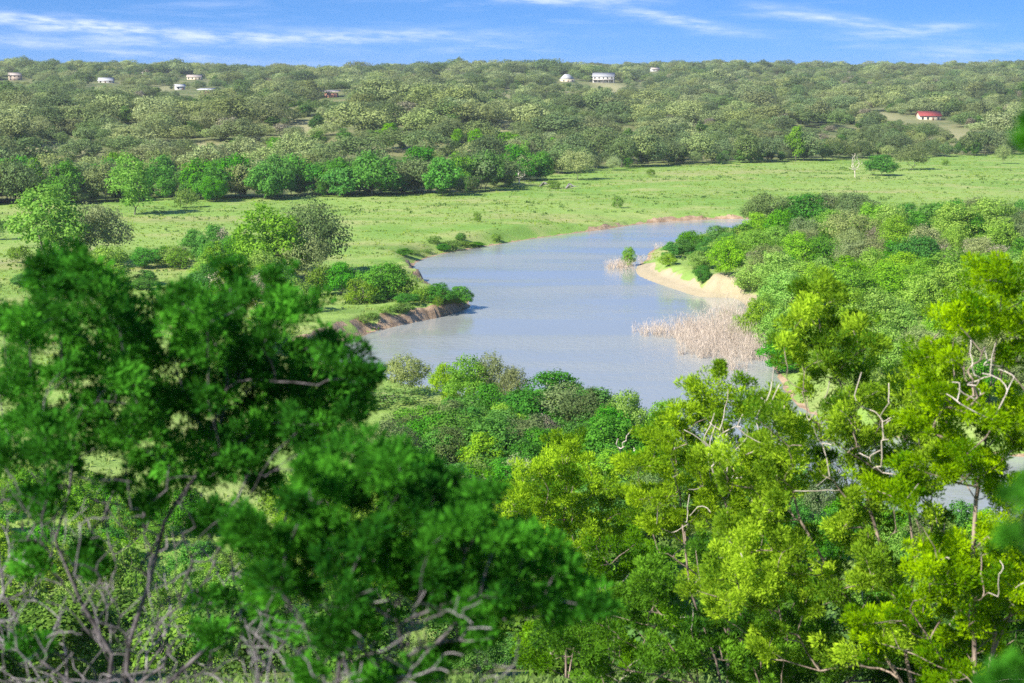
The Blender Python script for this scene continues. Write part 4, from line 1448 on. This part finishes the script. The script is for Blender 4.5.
# a juniper twig close to the lookout, out of focus at the picture edge
def near_sprig():
    r = np.random.default_rng(9)
    for D, L, basep, lab, sd in ((4.0, [(1034, 98, 5), (1040, 118, 6), (1034, 146, 5)], (1130, 220), 'thin blurred juniper twig closest to the camera near the hill line', 3), (4.2, [(1020, 505, 12), (1032, 535, 16), (1012, 540, 6), (1040, 490, 12)], (1120, 640), 'soft blurred juniper twig closest to the camera at mid height', 1),
                                 (4.6, [(1012, 676, 14), (1036, 668, 14), (990, 684, 8)], (1110, 760), 'soft blurred juniper twig closest to the camera at the bottom corner', 2)):
        live = discs(L, D, .12, 15, r)
        b = at_y(basep[0], basep[1], D)
        g = np.array([b[0] + .5, D, hz(b[0] + .5, D) - .1])
        juniper(g[0], g[1], lab, [[g, (g + b) / 2 + np.array([.1, 0, .1]), b]], live, [], 'near_left', 'bark_near', 'deadgrey', 300 + sd, .013, 60, tip=.002, seg=.1)


near_sprig()

# ---------------------------------------------------------------- sky, sun, haze
SUN = np.array([-.70, -.68, 0.0])
ELEV = math.radians(38)
SUN = np.array([*(SUN[:2] / np.linalg.norm(SUN[:2]) * math.cos(ELEV)), math.sin(ELEV)])
ROT = math.atan2(SUN[0], SUN[1])
sl = bpy.data.lights.new('sun', 'SUN')
sl.energy = 4.8
sl.angle = math.radians(.5)
sl.color = (1, .93, .80)
so = link('sun', sl)
so.rotation_euler = Vector(-SUN).to_track_quat('-Z', 'Y').to_euler()
so.location = (-60, -40, 90)

w = bpy.data.worlds.new('World')
S.world = w
w.use_nodes = True
nt = w.node_tree
nt.nodes.clear()
wo = nt.nodes.new('ShaderNodeOutputWorld')
bg = nt.nodes.new('ShaderNodeBackground')
bg.inputs[1].default_value = .092
tc = nt.nodes.new('ShaderNodeTexCoord').outputs['Generated']
sep = nt.nodes.new('ShaderNodeSeparateXYZ')
nt.links.new(tc, sep.inputs[0])
zc = math_(nt, 'MAXIMUM', sep.outputs[2], 0.0)
z2 = math_(nt, 'ADD', math_(nt, 'MULTIPLY', zc, 2.2), .27)     # a deep clear blue down to the skyline
cmb = nt.nodes.new('ShaderNodeCombineXYZ')
nt.links.new(sep.outputs[0], cmb.inputs[0])
nt.links.new(sep.outputs[1], cmb.inputs[1])
nt.links.new(z2, cmb.inputs[2])
nrm = nt.nodes.new('ShaderNodeVectorMath')
nrm.operation = 'NORMALIZE'
nt.links.new(cmb.outputs[0], nrm.inputs[0])
sky = nt.nodes.new('ShaderNodeTexSky')
sky.sky_type = 'NISHITA'
sky.sun_disc = False
sky.sun_elevation = ELEV
sky.sun_rotation = ROT
sky.air_density = 1.0
sky.dust_density = .3
sky.ozone_density = 2.0
nt.links.new(nrm.outputs[0], sky.inputs[0])
hs = nt.nodes.new('ShaderNodeHueSaturation')
hs.inputs['Saturation'].default_value = 1.33
hs.inputs['Value'].default_value = 1.28
hs.inputs['Hue'].default_value = .507
nt.links.new(sky.outputs[0], hs.inputs['Color'])
# thin cirrus: streaks placed in azimuth and elevation on the sky dome
az = math_(nt, 'MULTIPLY', math_(nt, 'ARCTAN2', sep.outputs[0], sep.outputs[1]), 57.2958)
el = math_(nt, 'MULTIPLY', math_(nt, 'ARCSINE', sep.outputs[2]), 57.2958)


def azel(px, py):
    d = ray(px, py)
    d = d / np.linalg.norm(d)
    return math.degrees(math.atan2(d[0], d[1])), math.degrees(math.asin(d[2]))


cv = nt.nodes.new('ShaderNodeCombineXYZ')
nt.links.new(math_(nt, 'MULTIPLY', az, .16), cv.inputs[0])
nt.links.new(math_(nt, 'MULTIPLY', el, 1.5), cv.inputs[1])
wisp = noise(nt, 1.0, 7, cv.outputs[0], .62)
cv2 = nt.nodes.new('ShaderNodeCombineXYZ')
nt.links.new(math_(nt, 'MULTIPLY', az, .9), cv2.inputs[0])
nt.links.new(math_(nt, 'MULTIPLY', math_(nt, 'ADD', el, math_(nt, 'MULTIPLY', az, .04)), 5.0), cv2.inputs[1])
fib = noise(nt, .9, 6, cv2.outputs[0], .6)
tot = None
for (x0, y0, x1, y1, wd, amp) in [(-90, 10, 270, 44, 9, 1.25), (60, 38, 480, 36, 10, .95), (60, 46, 250, 62, 5, .6), (300, 38, 450, 28, 6, .5), (470, -8, 640, 4, 8, 1.0), (590, 6, 750, 34, 8, .75), (770, 8, 900, 30, 8, .9), (850, 34, 965, 28, 8, .8),
                                  (900, 54, 1000, 60, 7, .45), (420, 52, 530, 42, 5, .4), (930, 45, 1090, 52, 9, .35), (-60, 34, 120, 46, 9, .45)]:
    a0, e0 = azel(x0, y0)
    a1, e1 = azel(x1, y1)
    L = math.hypot(a1 - a0, e1 - e0)
    ux_, uy_ = (a1 - a0) / L, (e1 - e0) / L
    da = math_(nt, 'SUBTRACT', az, (a0 + a1) / 2)
    de = math_(nt, 'SUBTRACT', el, (e0 + e1) / 2)
    s_ = math_(nt, 'ADD', math_(nt, 'MULTIPLY', da, ux_), math_(nt, 'MULTIPLY', de, uy_))
    t_ = math_(nt, 'ADD', math_(nt, 'MULTIPLY', da, -uy_), math_(nt, 'MULTIPLY', de, ux_))
    t_ = math_(nt, 'ADD', t_, math_(nt, 'MULTIPLY', math_(nt, 'SUBTRACT', wisp, .5), .8))
    g = math_(nt, 'ADD', math_(nt, 'POWER', math_(nt, 'ABSOLUTE', math_(nt, 'DIVIDE', s_, L * .5)), 2.0), math_(nt, 'POWER', math_(nt, 'ABSOLUTE', math_(nt, 'DIVIDE', t_, math.degrees(wd * .72 / F))), 2.0))
    g = math_(nt, 'MULTIPLY', math_(nt, 'EXPONENT', math_(nt, 'MULTIPLY', g, -1.0)), amp)
    tot = g if tot is None else math_(nt, 'MAXIMUM', tot, g)
gen = math_(nt, 'MULTIPLY', math_(nt, 'MULTIPLY', ramp(nt, wisp, .5, .75), .25), 1.0)
cl = math_(nt, 'ADD', math_(nt, 'MULTIPLY', tot, math_(nt, 'ADD', math_(nt, 'MULTIPLY', ramp(nt, fib, .3, .72), .85), .12)), gen, True)
col = mixc(nt, math_(nt, 'MULTIPLY', cl, .85), hs.outputs[0], (5.6, 6.2, 8.0))
nt.links.new(col, bg.inputs[0])
nt.links.new(bg.outputs[0], wo.inputs[0])

HAZE = True
if HAZE:
    mb = MB()
    mb.box(-1950, 1950, -80, 4450, -4, 78)
    hm, nt2, out2 = new_mat('haze_air')
    pv = N(nt2, 'ShaderNodeVolumePrincipled')
    pv.inputs['Color'].default_value = (.86, .92, 1, 1)
    pv.inputs['Density'].default_value = .00009
    pv.inputs['Anisotropy'].default_value = .2
    nt2.links.new(pv.outputs[0], out2.inputs['Volume'])
    tag(link('haze', mb.mesh('haze', hm)), 'thin summer haze over the valley', kind='stuff')

# ---------------------------------------------------------------- camera
cd = bpy.data.cameras.new('camera')
cd.sensor_width = 36
cd.lens = F * 36 / 1024
cd.clip_start = .1
cd.clip_end = 9000
cd.dof.use_dof = True
cd.dof.focus_distance = 280
cd.dof.aperture_fstop = 2.1
cam = link('camera', cd)
cam.location = (0, 0, CZ)
cam.rotation_euler = (math.pi / 2 - PITCH, 0, 0)
S.camera = cam
S.view_settings.view_transform = 'Standard'
S.view_settings.look = 'None'
S.view_settings.gamma = 1
S.view_settings.exposure = 1.0
S.view_settings.use_curve_mapping = False
S.render.engine = 'CYCLES'
S.cycles.use_denoising = False
S.cycles.max_bounces = 7
S.cycles.diffuse_bounces = 3
S.cycles.transmission_bounces = 4
S.cycles.volume_bounces = 0
S.cycles.volume_step_rate = 10
S.cycles.use_adaptive_sampling = True
S.cycles.adaptive_threshold = .015
